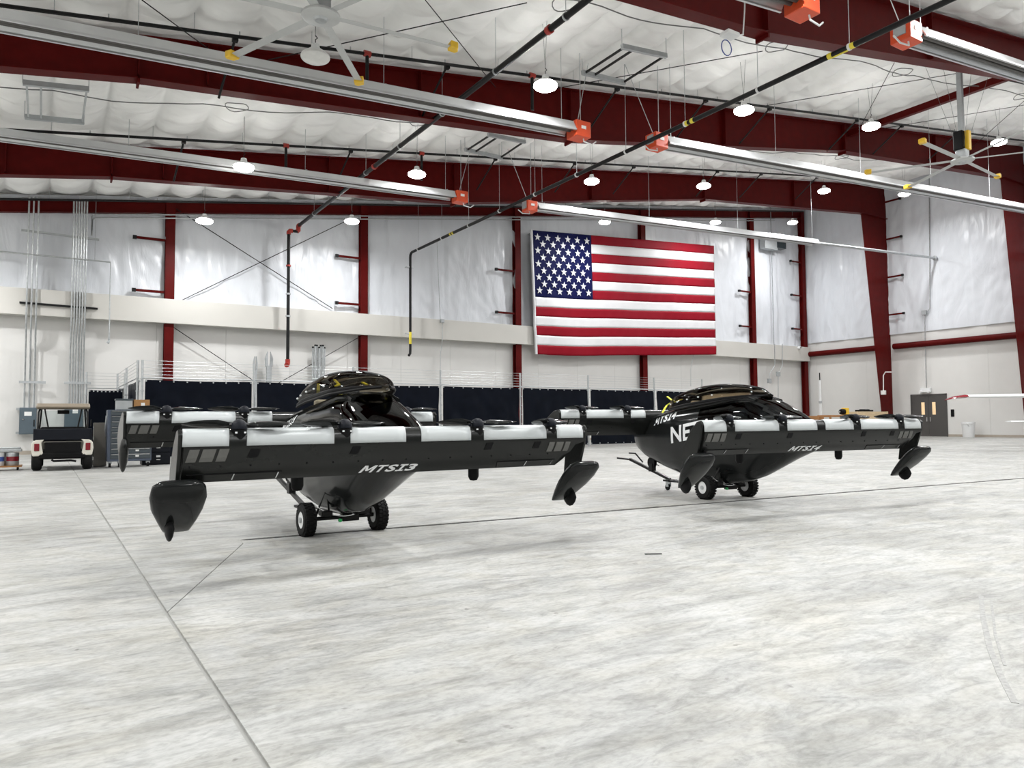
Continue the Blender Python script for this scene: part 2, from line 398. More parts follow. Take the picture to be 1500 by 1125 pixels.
MB().box2((XL, YB - .02, 0.0), (XR, YB, 0.16)).build('base_trim', 'base', wb)

# right wall
wr = struct(MB().box2((XR + .12, YF, 0), (XR + .4, YB + .4, roof(XR) + .3)).build('wall_right', 'panel'), 'right side wall of the hangar')
y = YF
while y < YB - 0.1:
    w = min(4.2, YB - y); MB().box2((XR, y + .004, 0), (XR + .12, y + w - .004, 7.4)).build('wall_panel', 'panel', wr); y += w
def right_ins(u, v):
    y = YF + u * (YB - YF); z0 = 7.31; z1 = roof(XR) - 0.1; z = z0 + v * (z1 - z0)
    dc = min(abs(y - c) for c in (*FR, YB)); e = 1 + 1.3 * math.exp(-dc * 1.0)
    return (XR - 0.10 + wrinkle(y + 50, z, 4.0) * e * 0.8 + 0.05 * math.exp(-((y / 1.83) % 1 * 1.83 - 0.9) ** 2 * 900), y, z)
MB().grid(right_ins, 360, 64, flip=True).build('wall_insulation', 'vinyl_wall', wr, smooth='all')
MB().box2((XR - .02, YF, 0.0), (XR, YB, 0.16)).build('base_trim', 'base', wr)
# walls out of view close the hall
struct(MB().prism([(YF - .3, 0), (YB + .4, 0), (YB + .4, roof(XL) + .3), (YF - .3, roof(XL) + .3)], 'X', XL - .3, XL).build('wall_left', 'panel'), 'left side wall of the hangar')
struct(MB().prism([(XL - .3, 0), (XR + .4, 0), (XR + .4, roof(XR + .4) + .3), (XL - .3, roof(XL) + .3)], 'Y', YF - .3, YF).build('wall_front', 'dark_front_wall'), 'front wall behind the viewer')  # unseen wall coloured dark so the black aircraft reflect less light

# red tube rail along the right wall
rl = MB()
for a, b in ((30.75, 37.0), (21.9, 29.9), (13.1, 21.1)):
    o = tag(MB(org=(XR - .3, a, 6.42)).tube([(XR - .3, a, 6.42), (XR - .3, b, 6.42)], 0.21, 14).build('wall_rail', 'red_steel', smooth=True),
        {30.75: 'short red tube rail between the corner and the tapered column', 21.9: 'red tube rail on the right wall above the grey double door'}.get(a, 'red tube rail on the right wall beyond the ceiling fan'), 'rail')
    o.location = (XR - .3, a, 6.42)

# end-wall columns with girt stubs
collab = ['beside the conduit riser', 'left of the plain wall bay with the hooked black pipe', 'nearest the hoist edge of the flag', 'behind the flag', 'between the flag and the exhaust fan', 'in the corner with the right wall']
stubs = [[352, 428], [378, 446], [397, 459], [], [427, 478], [384, 433, 482]]
cpx = [243, 525, 751, 937, 1093, 1170]
for i, X in enumerate(COLX):
    t = thing('steel_column', 'red steel end wall column ' + collab[i], 'column', (X, 37.1, 0), 0, 'red end wall columns')
    H = roof(X) - 0.35
    MB().box((0, -.16, H / 2), (0.40, .03, H)).build('front_flange', 'red_steel', t)
    MB().box((0, .16, H / 2), (0.40, .03, H)).build('rear_flange', 'red_steel', t)
    MB().box((0, 0, H / 2), (0.02, .29, H)).build('web', 'red_steel', t)
    MB().box((0, 0, 0.015), (0.5, .5, .03)).build('base_plate', 'red_steel', t)
    for py in stubs[i]:
        z = onY(cpx[i], py, 37.0).z
        g = MB().bar((-0.2, -.05, z), (-1.45, -.05, z), 0.09, 0.11).build('girt_stub', 'red_steel', t)
        MB().box((-1.47, -.05, z), (0.16, .14, .16)).build('end_plate', 'black_pipe', g)

# rigid frames: tapered rafters and their columns
BOT = [(-13.8, 7.6), (-1.3, 9.8), (1.9, 10.28), (16.0, 11.50), (32.7, 14.30), (48.85, 15.82)]
def botz(x):
    for (a, za), (b, zb) in zip(BOT, BOT[1:]):
        if a <= x <= b: return za + (zb - za) * (x - a) / (b - a)
    return BOT[-1][1]
flab = ['tapered red rafter nearest the back wall', 'tapered red rafter over the flag side of the hall, crossed by the long heater', 'tapered red rafter carrying the small white sensor']
clab = ['tapered red column beside the grey double door', 'tapered red column under the rafter behind the ceiling fan', 'tapered red column beyond the ceiling fan']
for i, Y in enumerate(FR):
    t = thing('rafter', flab[i], 'rafter', (0, Y, 0), 0, 'tapered roof rafters')
    MB().prism(BOT + [(48.85, roof(48.85) - .08), (-13.8, roof(-13.8) - .08)], 'Y', -.012, .012).build('web', 'red_steel', t)
    for nm, pts in (('bottom_flange', BOT), ('top_flange', [(-13.8, roof(-13.8) - .1), (48.85, roof(48.85) - .1)])):
        g = MB()
        for (a, za), (b, zb) in zip(pts, pts[1:]): g.bar((a, 0, za), (b, 0, zb), 0.42, 0.035)
        g.build(nm, 'red_steel', t)
    for xs in (-1.3, 1.9, 3.6, 10.0, 16.0, 24.2, 32.7, 41.0):
        for s in (-1, 1):
            MB().box((xs, s * .11, (botz(xs) + roof(xs)) / 2), (.03, .19, roof(xs) - botz(xs) - .16)).build('stiffener', 'red_steel', t)
    for xs in (1.9, 16.0, 32.7):
        MB().box((xs, 0, botz(xs) - .06), (.06, .42, .16)).build('splice_plate', 'red_steel', t)
    c = thing('tapered_column', clab[i], 'column', (XR - .05, Y, 0), 0, 'tapered frame columns')
    x0, x1 = 0.0, -2.9
    MB().prism([(-.05, 0), (-.95, 0), (x1, 15.8), (x1, roof(XR + x1) - .1), (-.05, roof(XR) - .1)], 'Y', -.012, .012).build('web', 'red_steel', c)
    MB().bar((-.95, 0, 0), (x1, 0, 15.8), .42, .035).build('inner_flange', 'red_steel', c)
    MB().bar((-.03, 0, 0), (-.03, 0, roof(XR) - .15), .42, .035).build('outer_flange', 'red_steel', c)
    MB().bar((x1, 0, 15.8), (x1, 0, roof(XR + x1) - .15), .36, .03).build('end_plate', 'red_steel', c)
    MB().bar((x1, 0, 15.8), (-.05, 0, 15.8), .38, .03).build('knee_stiffener', 'red_steel', c)
    for py in (296, 351, 407, 462):
        z = onX(1300, py, XR - .3).z
        g = MB().bar((-.35, -.15, z), (-.35, -1.25, z), .09, .11).build('girt_stub', 'red_steel', c)
        MB().box((-.35, -1.27, z), (.14, .14, .16)).build('end_plate', 'black_pipe', g)
# end wall rafter and roof strut
t = thing('end_wall_rafter', 'shallow red rafter along the top of the back wall', 'rafter', (0, 37.15, 0))
MB().prism([(XL, roof(XL) - .85), (XR - .2, roof(XR) - .85), (XR - .2, roof(XR) - .35), (XL, roof(XL) - .35)], 'Y', -.01, .01).build('web', 'red_steel', t)
for dz in (.85, .35): MB().bar((XL, 0, roof(XL) - dz), (XR - .2, 0, roof(XR) - dz), .28, .03).build('flange', 'red_steel', t)
p, q = onRoof(1475, 114, .55), onRoof(1292, 178, .55)
xs = (p.x + q.x) / 2
o = tag(MB(org=(xs, 17.1, roof(xs) - .55)).bar((xs, FR[2] + .05, roof(xs) - .55), (xs, FR[1] - .05, roof(xs) - .55), .22, .3).build('roof_strut', 'red_steel'), 'red strut under the roof between two rafters by the ceiling fan', 'strut'); o.location = (xs, 17.1, roof(xs) - .55)
# ================================================================ HIGH-BAY LAMPS (the hall's own light)
def make_lamp(lit):
    t = thing('high_bay_lamp', '', 'lamp', (0, 0, 0), 0, 'high bay lamps hung under the roof')
    MB().lathe([(.02, .30), (.09, .30), (.11, .20), (.20, .14), (.29, .07), (.31, .03), (.31, 0), (.29, 0)], n=20).build('housing', 'white', t, smooth=True)
    MB().lathe([(.30, .055), (.335, .03), (.345, -.02), (.32, -.06), (.25, -.10), (.14, -.12), (.02, -.125)], n=20).build('lens', 'lamp_on' if lit else 'lamp_off', t, smooth=True)
    MB().tube([(0, 0, .30), (0, 0, .42), (.05, 0, .47), (0, 0, .52)], .012, 6).build('hook', 'black_pipe', t)
    for s in (-1, 1): MB().tube([(0, 0, .5), (.02 * s, .14 * s, 1.95)], .006, 5).build('hanger_wire', 'cable', t)
    if lit:
        l = bpy.data.lights.new('lamp_light', 'AREA'); l.shape = 'DISK'; l.size = 0.6; l.energy = LAMP_W; l.color = (0.985, 0.992, 1.0)
        l.spread = R(170)
        lo = bpy.data.objects.new('lamp_light', l); C.objects.link(lo); lo.parent = t; lo.location = (0, 0, -.15)
    return t
LAMP_AT = {(17.0, 12.0): 'lit high bay lamp between the black sprinkler main and the channel frame', (17.0, 20.5): 'lit high bay lamp close to the gas pipe, before the rafter with the long heater',
 (17.0, 28.2): 'lit high bay lamp at the end of the red roof strut', (17.0, 38.9): 'lit high bay lamp behind the fan with the yellow motor cover',
 (25.9, 5.6): 'lit high bay lamp over the tube heater above the utility vehicle side', (25.9, 12.1): 'lit high bay lamp beside the black main, before the farthest rafter',
 (25.9, 20.8): 'lit high bay lamp above the flag stripes, before the farthest rafter', (25.9, 28.05): 'lit high bay lamp over the fly end of the flag, before the farthest rafter',
 (25.9, 38.0): 'lit high bay lamp near the knee of the farthest rafter', (25.9, 46.4): 'lit high bay lamp beside the tapered column by the double door',
 (33.8, 5.7): 'lit high bay lamp at the back wall beside the column by the conduit riser', (33.8, 12.35): 'lit high bay lamp at the back wall beside the drop of the black main',
 (33.8, 28.1): 'lit high bay lamp at the back wall above the top edge of the flag', (33.8, 37.65): 'lit high bay lamp at the back wall above the fly corner of the flag', (33.8, 45.75): 'lit high bay lamp at the back wall beside the exhaust fan box'}
lamp_on, lamp_off = make_lamp(True), make_lamp(False)
first = True
rows = [(17.0, [12.0, 20.5, 28.2, 38.9, 46.6, -3.5, -10.5], 'lit high bay lamp in the row before the rafter with the long heater'),
        (25.9, [5.6, 12.1, 20.8, 28.05, 38.0, 46.4, -3.5, -10.5], 'lit high bay lamp in the row between the two farthest rafters'),
        (33.8, [5.7, 12.35, 28.1, 37.65, 45.75, -3.5, -10.5], 'lit high bay lamp in the row along the back wall'),
        (8.3, [-10.5, -3.5, 5.5, 12, 20.5, 28.2, 38.9, 46.6], 'lit high bay lamp in the rows over the open floor'),
        (-0.4, [-10.5, -3.5, 5.5, 12, 20.5, 28.2, 38.9, 46.6], 'lit high bay lamp in the rows over the open floor'),
        (-9.0, [-10.5, -3.5, 5.5, 12, 20.5, 28.2, 38.9, 46.6], 'lit high bay lamp in the rows over the open floor')]
for Y, xs, lab in rows:
    for X in xs:
        o = lamp_on if first else copy_tree(lamp_on); first = False
        o.location = (X, Y, roof(X) - 2.0); o['label'] = LAMP_AT.get((Y, X), lab)
        for ch in o.children:
            if ch.type == 'LIGHT':
                ch.data = ch.data.copy(); ch.data.energy = LAMP_W * ((roof(X) - 2.0) / 10.0) ** 0.75
lamp_off.location = (5.29, 17.0, roof(5.29) - 2.0); lamp_off['label'] = 'unlit round high bay lamp hanging beyond the ceiling fan hub'

# ================================================================ FLAG
FY = 36.58
TL, TR, BL, BR = (onY(*q, FY) for q in ((779, 337), (1046, 360), (786, 518.5), (1049, 519.5)))
uc = (onY(868.5, 440, FY).x - (TL.x + BL.x) / 2) / ((TR.x + BR.x) / 2 - (TL.x + BL.x) / 2)
ft = thing('flag', 'large red white and blue striped flag hung flat on the back wall', 'flag', tuple(BL))
def cloth(u, v, off=0.0):
    p = TL.lerp(TR, u).lerp(BL.lerp(BR, u), v)
    w = 0.10 * (noise.noise((u * 9, v * 2.2, 3.0)) + 0.5 * noise.noise((u * 30 + v * 6, v * 3, 7.0))) * (0.25 + v)
    w += 0.16 * math.exp(-((u - .05) ** 2) * 60) * noise.noise((v * 5 + u * 20, 2, 1)) * (v > .5)
    return Vector((p.x, FY + w - off, p.z - 0.10 * math.sin(PI * u) * v * 0.6 - .08 * v * math.exp(-((u - .18) ** 2) * 40))) - BL
for k in range(13):
    red = k % 2 == 0
    u0 = uc if k < 7 else 0.0
    MB().grid(lambda a, b, k=k, u0=u0: cloth(u0 + a * (1 - u0), (k + b) / 13.0), 90, 5).build('stripe', 'flag_red' if red else 'flag_white', ft, smooth='all', solid=.01)
MB().grid(lambda a, b: cloth(a * uc, b * 7 / 13.0), 40, 35).build('canton', 'flag_blue', ft, smooth='all', solid=.01)
star = MB().prism([((.235 if i % 2 == 0 else .092) * math.sin(PI * i / 5), (.235 if i % 2 == 0 else .092) * math.cos(PI * i / 5)) for i in range(10)], 'Y', -.012, .012)
sm = None
for j in range(9):
    for i in range(6 if j % 2 == 0 else 5):
        c = cloth(uc * ((2 * i + 1 if j % 2 == 0 else 2 * i + 2) / 12.0), 7 / 13.0 * (j + 1) / 10.0, 0.045)
        if sm is None: o = star.build('star', 'flag_white', ft); sm = o.data
        else: o = bpy.data.objects.new('star', sm); C.objects.link(o); o.parent = ft
        o.location = c
for u in (.02, .2, .4, .6, .8, .98):
    c = cloth(u, .01); MB().box2((c.x - .05, c.y + .02, c.z - .1), (c.x + .05, YB - .08 - BL.y, c.z + .04)).build('mounting_cleat', 'galv_dull', ft)
MB().tube([cloth(0, v / 8.0) + Vector((-.05, -.02, 0)) for v in range(9)], .085, 8).build('header_sleeve', 'flag_white', ft, smooth=True)

# ================================================================ CEILING FANS
def make_fan(label, loc, rod, yaw, blk, k_=1.0):
    t = thing('ceiling_fan', label, 'fan', loc, R(yaw), 'large ceiling fans')
    MB().lathe([(.05, -.09), (.34, -.09), (.40, -.05), (.40, .0), (.30, .05), (.1, .07)], n=24).build('hub', 'fan_blade', t, smooth=True)
    MB().lathe([(.02, -.13), (.12, -.13), (.16, -.09)], n=16).build('hub_cap', 'galv', t, smooth=True)
    MB().box((0, 0, .22), (.36, .36, .30)).build('gearbox', 'galv_dull', t, bev=.03)
    MB().box((-.10, .06, .72), (.24, .34, .72)).build('motor', 'matte_black', t, bev=.03)
    MB().box((.10, -.10, .72), (.24, .30, .74)).build('motor_cover', 'yellow' if blk else 'matte_black', t, bev=.03)
    MB().bar((0, 0, .95), (0, 0, rod), .17, .17).build('down_rod', 'galv_dull', t)
    MB().box((0, 0, rod - .02), (.6, .4, .06)).build('ceiling_mount', 'galv_dull', t)
    for k in range(6):
        a = PI / 3 * k
        b = MB()
        b.loft([[Vector((r, y * w, z * w - .012 * r)) for y, z in ((-.095, -.012), (-.02, -.004), (.07, .010), (.095, .012), (.02, .03), (-.06, .012))] for r, w in ((.33, .9), (.6, 1), (2.9, 1), (3.12, 1))])
        o = b.build('blade', 'fan_blade', t, smooth=True); o.rotation_euler = (0, 0, a)
        q = MB().prism([(3.10, -.13), (3.30, -.10), (3.36, .06), (3.30, .14), (3.10, .11)], 'Z', -.085, .07).build('blade_tip', 'yellow', o, bev=.02)
    for k in range(4):
        a = PI / 4 + k * PI / 2
        MB().tube([(.12 * math.cos(a), .12 * math.sin(a), .35), (1.35 * math.cos(a), 1.35 * math.sin(a), rod - .05)], .006, 5).build('guy_wire', 'cable', t)
    for c in t.children:
        if c.name.startswith('blade'): c.scale = (k_, 1, 1)
    return t
zc = onZ(470, 22, 9.8); make_fan('large six bladed ceiling fan hung close under the roof over the long heater', (zc.x, zc.y, 9.8), roof(zc.x) - 9.8, -6, False, .93)
zc = onZ(1410, 234, 11.0); make_fan('large six bladed ceiling fan on a long grey rod with a yellow motor cover', (zc.x, zc.y, 11.0), roof(zc.x) - 11.0, 4, True)

# ================================================================ RADIANT TUBE HEATERS
def heater(label, Y, x0, z0, x1, slope, box_at, thin_to=None, k=1.0, sc=1.0):
    # surveyed at a nominal row, then set out at its true row k times as far
    Y, x0, z0, x1 = Y * k, x0 * k, CAM_H + (z0 - CAM_H) * k, x1 * k
    if thin_to is not None: thin_to *= k
    """reflector trough from x0 to x1, burner box at end 'lo' or 'hi'"""
    t = thing('tube_heater', label, 'heater', (x0, Y, z0), 0, 'radiant tube heaters')
    Lx = x1 - x0; Z = lambda x: slope * x
    sec = [(sc * a, sc * b) for a, b in [(-.27, -.06), (-.25, -.08), (-.13, .15), (.13, .15), (.25, -.08), (.27, -.06), (.14, .175), (-.14, .175)]]
    MB().loft([[Vector((x, y, z + Z(x))) for y, z in sec] for x in (0, Lx)]).build('reflector', 'reflector', t)
    for s in (-1, 1):
        MB().bar((0, s * .265 * sc, -.09 * sc), (Lx, s * .265 * sc, -.09 * sc + Z(Lx)), .05 * sc, .035 * sc).build('reflector_lip', 'reflector', t)
        MB().tube([(-.1, s * .075, .0), (Lx + .1, s * .075, Z(Lx))], .052 * sc, 10).build('tube', 'heater_tube', t, smooth=True)
    bx = Lx + .32 if box_at == 'hi' else -.32
    b = MB().box((bx, 0, Z(bx) - .02), (.50 * sc, .46 * sc, .44 * sc)).build('burner_box', 'burner', t, bev=.02)
    MB().box((bx, -.235 * sc, Z(bx) + .02), (.18, .012, .10)).build('label_plate', 'white_plate', b)
    MB().box((bx + (.28 if box_at == 'hi' else -.28), 0, Z(bx) + .02), (.06, .3, .3)).build('end_cover', 'galv_dull', b)
    e = bx + (.1 if box_at == 'hi' else -.1)
    MB().tube([(e, -.1, Z(bx) - .24), (e + .03, -.1, Z(bx) - .36), (e + (.35 if box_at == 'hi' else -.35), -.1, Z(bx) - .40), (e + (.55 if box_at == 'hi' else -.55), -.05, Z(bx) - .25)], .022, 7).build('gas_hose', 'white', b, smooth=True)
    n = max(2, int(Lx / 5.5))
    for k in range(n + 1):
        x = .35 + k * (Lx - .7) / n; zr = roof(x0 + x) - z0 - .05
        MB().box((x, 0, Z(x) + .19), (.05, .34, .03)).build('hanger_bracket', 'galv', t)
        MB().tube([(x, 0, Z(x) + .19), (x, 0, zr)], .009, 5).build('hanger_rod', 'galv', t)
    zr = roof(x0 + bx) - z0 - .05
    MB().tube([(bx, .1, Z(bx) + .18), (bx + .9 * (1 if box_at == 'lo' else -1) * -1, .6, zr)], .012, 5).build('hanger_rod', 'galv', t)
    MB().tube([(bx, -.1, Z(bx) + .18), (bx, -.1, zr)], .012, 5).build('hanger_rod', 'galv', t)
    if thin_to is not None:
        d = thin_to - x0
        MB().tube([(Lx - .1, 0, Z(Lx)), (d, 0, Z(d))], .085, 10).build('vent_tube', 'galv', t, smooth=True)
        MB().lathe([(.085, 0), (.16, .05), (.16, .16), (.06, .2)], (d, 0, Z(d)), 'X', 12).build('vent_cap', 'galv_dull', t, smooth=True)
    return t
heater('long tube heater hung below the rafter under the bladed fan', 15.5, -9.0, 8.376 - 8.2 * .0542, 11.75, .0542, 'hi', k=1.18, sc=1.15)
heater('tube heater running from its burner box past the large fan to the right', 15.5, 15.15, 9.36, 39.5, .063, 'lo', k=1.18, sc=1.15)
heater('tube heater hung before the farthest rafter, over the utility vehicle side', 24.5, -9.0, 9.273 - 7.8 * .0382, 12.95, .0382, 'hi', k=1.094, sc=1.05)
heater('tube heater above the flag with a thin vent tube ending at the right wall', 24.5, 16.75, 9.96, 35.1, .0447, 'lo', 47.0, k=1.094, sc=1.05)
heater('tube heater hung under the red rafter with the white sensor, burner box exposed', 6.7, -2.0, 7.419 - 11.2 * .098, 9.2, .098, 'hi', k=1.448, sc=1.1)
heater('tube heater with bright reflector high over the grey double door side', 6.7, 12.45, 7.80, 26.0, .098, 'lo', k=1.448, sc=1.1)

# ================================================================ PIPES UNDER THE ROOF
def ring(mb, p, r, axis):
    mb.lathe([(r, -.03), (r + .018, -.03), (r + .018, .03), (r, .03)], p, axis, 12)
E1 = onY(437.5, 330.5, 36.3)
t = thing('sprinkler_main', 'long black sprinkler main with red elbows dropping down the back wall', 'pipe', (E1.x, 36.3, 0))
MB().tube([(0, -.1, E1.z), (0, -46, E1.z)], .085, 12).build('pipe_run', 'black_pipe', t, smooth=True)
MB().tube([(0, -.12, E1.z), (0, .02, E1.z), (0, .06, E1.z - .1), (0, .04, E1.z - .22), (-.08, .03, E1.z - .30)], .115, 12).build('elbow', 'red_fit', t, smooth=True)
MB().tube([(-.05, .03, E1.z - .30), (-.34, .03, E1.z - .30)], .07, 10).build('nipple', 'black_pipe', t, smooth=True)
MB().tube([(-.3, .03, E1.z - .30), (-.42, .03, E1.z - .31), (-.48, .03, E1.z - .38), (-.48, .03, E1.z - .5)], .11, 12).build('elbow', 'red_fit', t, smooth=True)
zb1 = onY(425, 533, 36.33).z
MB().tube([(-.48, .03, E1.z - .48), (-.48, .03, zb1 + .1)], .08, 12).build('drop_pipe', 'black_pipe', t, smooth=True)
MB().tube([(-.48, .03, zb1 + .22), (-.48, .03, zb1 + .02), (-.53, -.06, zb1 - .06), (-.58, -.16, zb1 - .08)], .12, 12).build('elbow', 'red_fit', t, smooth=True)
for z in (9.0, 7.6, 6.5): MB().lathe([(.08, -.04), (.12, -.04), (.12, .04), (.08, .04)], (-.48, .03, z), 'Z', 12).build('coupling', 'red_fit' if z > 8.5 else 'galv_dull', t)
for k in range(10):
    y = -2.5 - 3.3 * k
    MB().tube([(0, y, E1.z + .08), (0, y, roof(E1.x) - .05)], .009, 5).build('hanger_rod', 'galv', t)
    m = MB(); ring(m, (0, y, E1.z), .085, 'Y'); m.build('hanger_ring', 'galv', t)
for y in (-21.6, -10.0): m = MB(); m.lathe([(.085, -.07), (.115, -.07), (.115, .07), (.085, .07)], (0, y, E1.z), 'Y', 12); m.build('coupling', 'red_fit', t)
E2 = onY(601, 370.5, 36.2)
t = thing('gas_pipe', 'long black gas pipe with yellow bands ending in a hooked drop on the back wall', 'pipe', (E2.x, 36.2, 0))
MB().tube([(0, -46, E2.z), (0, -.25, E2.z), (0, -.12, E2.z - .03), (0, -.03, E2.z - .12), (0, 0, E2.z - .25), (0, 0, onY(598, 512, 36.2).z), (-.03, -.04, onY(598, 518, 36.2).z), (-.14, -.12, onY(598, 521, 36.2).z)], .07, 12).build('pipe_run', 'black_pipe', t, smooth=True)
for k in range(13):
    y = -1.0 - 2.75 * k
    MB().tube([(0, y, E2.z + .07), (0, y, roof(E2.x) - .05)], .009, 5).build('hanger_rod', 'galv', t)
    m = MB(); ring(m, (0, y, E2.z), .07, 'Y'); m.build('hanger_ring', 'white', t)
za = onY(598, 493, 36.2).z
m = MB(); m.lathe([(.074, za - .4), (.074, za + .25)], (0, 0, 0), 'Z', 12); m.build('tape_band', 'tape', t)
for px, py in ((1232, 66), (1010, 178), (662, 340)):
    d = sight(px, py); y = (E2.x / d.x * d.y) - 36.2
    m = MB()
    for dy in (-.3, .3): m.lathe([(.073, -.06), (.076, -.06), (.076, .06), (.073, .06)], (0, y + dy * (1 if px > 1100 else .4), E2.z), 'Y', 12)
    if px > 1100: m.box((0, y, E2.z - .06), (.05, .5, .04))
    m.build('tape_band', 'tape', t)
for z in (9.6, 6.0): MB().box((0, .1, z), (.45, .25, .05)).build('pipe_clamp', 'galv', t)

slab_ = ['thin black sprinkler line crossing in front of the rafter with the long heater', 'thin black sprinkler line just before the farthest rafter', 'thin black sprinkler line seen beneath the rafter with the white sensor', 'thin black sprinkler line close to the back wall']
for i, (Y, dr) in enumerate(((19.6, .5), (28.0, .45), (14.3, .55), (36.2, .55))):
    t = thing('sprinkler_line', slab_[i], 'pipe', (0, Y, 0), 0, 'sprinkler branch lines')
    MB().tube([(XL + 1, 0, roof(XL + 1) - dr), (XR - 1.5, 0, roof(XR - 1.5) - dr)], .05, 8).build('pipe_run', 'black_pipe', t, smooth=True)
    x = -3.0; k = 0
    while x < 48:
        MB().tube([(x, 0, roof(x) - dr), (x, 0, roof(x))], .01, 5).build('hanger_rod', 'galv', t)
        MB().tube([(x + 1.1, 0, roof(x + 1.1) - dr), (x + 1.1, 0, roof(x + 1.1) - dr + .14)], .018, 6).build('sprinkler_head', 'galv_dull', t)
        x += 3.0; k += 1
    if i < 2:
        for x in (4.0, 10.2, 17.0, 21.5, 25.3, 31.5, 35.2, 40.5):
            z = roof(x) - dr
            b = MB().tube([(x, .1, z - .05), (x - .1, 1.6, z - 1.05)], .035, 6).build('sway_brace', 'black_pipe', t)
            MB().box((x, .06, z - .05), (.14, .14, .12)).build('brace_clamp', 'black_pipe', b)
        for x in (7.6, 13.3):
            MB().tube([(x, 0, roof(x) - dr), (x, 0, roof(x) - dr - 1.15)], .055, 8).build('drop_nipple', 'black_pipe', t)
            MB().lathe([(.09, -.1), (.09, .1)], (x, 0, roof(x) - dr), 'X', 10).build('red_tee', 'red_fit', t)

# lamp supply cables, brace rods, strut frames under the roof
for Y, lab in ((15.2, 'grey supply cable looping under the roof before the long heater rafter'), (24.2, 'grey supply cable looping under the roof before the farthest rafter'), (32.6, 'grey supply cable under the roof along the back wall')):
    pts = []
    for k in range(121):
        x = -12 + k * .5; pts.append((x, Y + .35 * noise.noise((x * .3, Y, 0)), roof(x) - .52 - .12 * abs(math.sin(x * PI / 4.1)) + .05 * noise.noise((x, Y, 2))))
    o = thing('supply_cable', lab, 'cable', (0, Y, 0), 0, 'lamp supply cables')
    MB((0, Y, 0)).tube(pts, .018, 5).build('cable', 'cable', o, smooth=True)
    for x in (5.0, 11.4, 20.0, 27.4, 37.2):
        MB((0, Y, 0)).tube([(x + .35 * math.cos(a * PI / 8), Y + .35 * math.sin(a * PI / 8), roof(x) - .58 + .03 * math.sin(a)) for a in range(17)], .016, 5).build('cable_coil', 'cable', o, smooth=True)
rods = [((208, 0), (330, 90), 'behind the fan blade'), ((392, 88), (772, 4), 'beyond the fan hub'), ((623, 0), (726, 128), 'ending above the long heater'), ((806, 131), (1117, 75), 'past the strut frame'), ((1310, 92), (1258, 190), 'beside the red roof strut'), ((1115, 156), (1405, 107), 'crossing towards the fan rod'), ((1294, 188), (1500, 154), 'under the red roof strut'), ((1500, 148), (1425, 215), 'beyond the fan motor')]
for a, b, w in rods:
    p, q = onRoof(*a, .55), onRoof(*b, .55)
    o = tag(MB(p).tube([p, q], .014, 6).build('brace_rod', 'black_pipe'), 'thin dark roof brace rod ' + w, 'rod', 'roof brace rods'); o.location = p
for (c0, c1, c2, c3), lab in ((((911, 68), (976, 82), (853, 106), (915, 121)), 'grey channel frame hung under the roof above the orange burner boxes'), (((715, 197), (769, 208), (681, 219), (735, 231)), 'smaller grey channel frame under the roof before the farthest rafter'), (((33, 121), (130, 131), (36, 171), (123, 179)), 'grey channel frame carrying conduit under the roof over the utility vehicle')):
    P = [onRoof(*c, .75) for c in (c0, c1, c2, c3)]
    o = thing('strut_frame', lab, 'frame', tuple(P[0]), 0, 'strut frames under the roof')
    g = lambda: MB(P[0])
    g().bar(P[0], P[1], .11, .14).build('channel', 'galv_dull', o); g().bar(P[2], P[3], .11, .14).build('channel', 'galv_dull', o)
    for f in (.06, .27, .97):
        g().bar(P[0].lerp(P[1], f), P[2].lerp(P[3], f), .05, .06).build('cross_bar', 'black_pipe' if 'conduit' not in lab else 'galv_dull', o)
    for p in P: g().tube([p, (p.x, p.y, roof(p.x))], .012, 5).build('hanger_rod', 'galv', o)

# wall brace rods on the back wall
for a, b, w in (((252, 302), (487, 452), 'falling from the column beside the conduit riser, above the band'), ((519, 318), (266, 440), 'falling from the next column, above the band'), ((252, 478), (372, 558), 'below the band beside the conduit riser'), ((524, 495), (405, 563), 'below the band behind the smoked canopy')):
    p, q = onY(*a, 37.05), onY(*b, 37.2)
    o = tag(MB(p).tube([p, q], .02, 6).build('brace_rod', 'black_pipe'), 'thin dark wall brace rod ' + w, 'rod', 'wall brace rods'); o.location = p

# ================================================================ CONDUITS AND WALL EQUIPMENT
def run(px, ytop, ybot, n, dx, lab, YY=37.15, topz=None):
    p0 = onY(px, ybot, YY)
    t = thing('conduit_riser', lab, 'conduit', (p0.x, YY, 0), 0, 'conduit risers')
    for k in range(n):
        x = dx * k
        zt = topz if topz else onY(px, ytop, YY).z
        pts = [(x, -.45, zt), (x, -.45, 5.6), (x, -.3, 5.2), (x, -.02, 4.7), (x, -.02, p0.z)]
        MB().tube(pts, .035, 7).build('conduit', 'galv', t, smooth=True)
    return t, p0.x
t, x0 = run(35, 270, 606, 3, .17, 'three grey conduits rising from the wall disconnect box', topz=10.9)
MB().bar((-.2, -.05, 3.05), (.75, -.05, 3.05), .1, .1).build('channel', 'galv_dull', t)
for z in (5.9 + .45, 9.4): MB().bar((-.25, -.42, z), (2.6, -.42, z - .05), .08, .08).build('channel', 'black_pipe' if z < 8 else 'galv_dull', t)
t, x0 = run(101, 270, 600, 6, .10, 'bundle of six grey conduits rising behind the utility vehicle', topz=11.0)
MB().bar((-.2, -.05, 3.05), (.8, -.05, 3.05), .1, .1).build('channel', 'galv_dull', t)
t = thing('electrical_panel', 'flat blue-grey electrical panel behind the roof of the utility vehicle', 'panel', tuple(onY(108, 608, 37.2)))
MB().box((0, 0, -.5), (.7, .25, 2.0)).build('enclosure', 'box_grey', t, bev=.02); MB().box((.05, -.13, .2), (.2, .01, .25)).build('notice', 'white_plate', t)
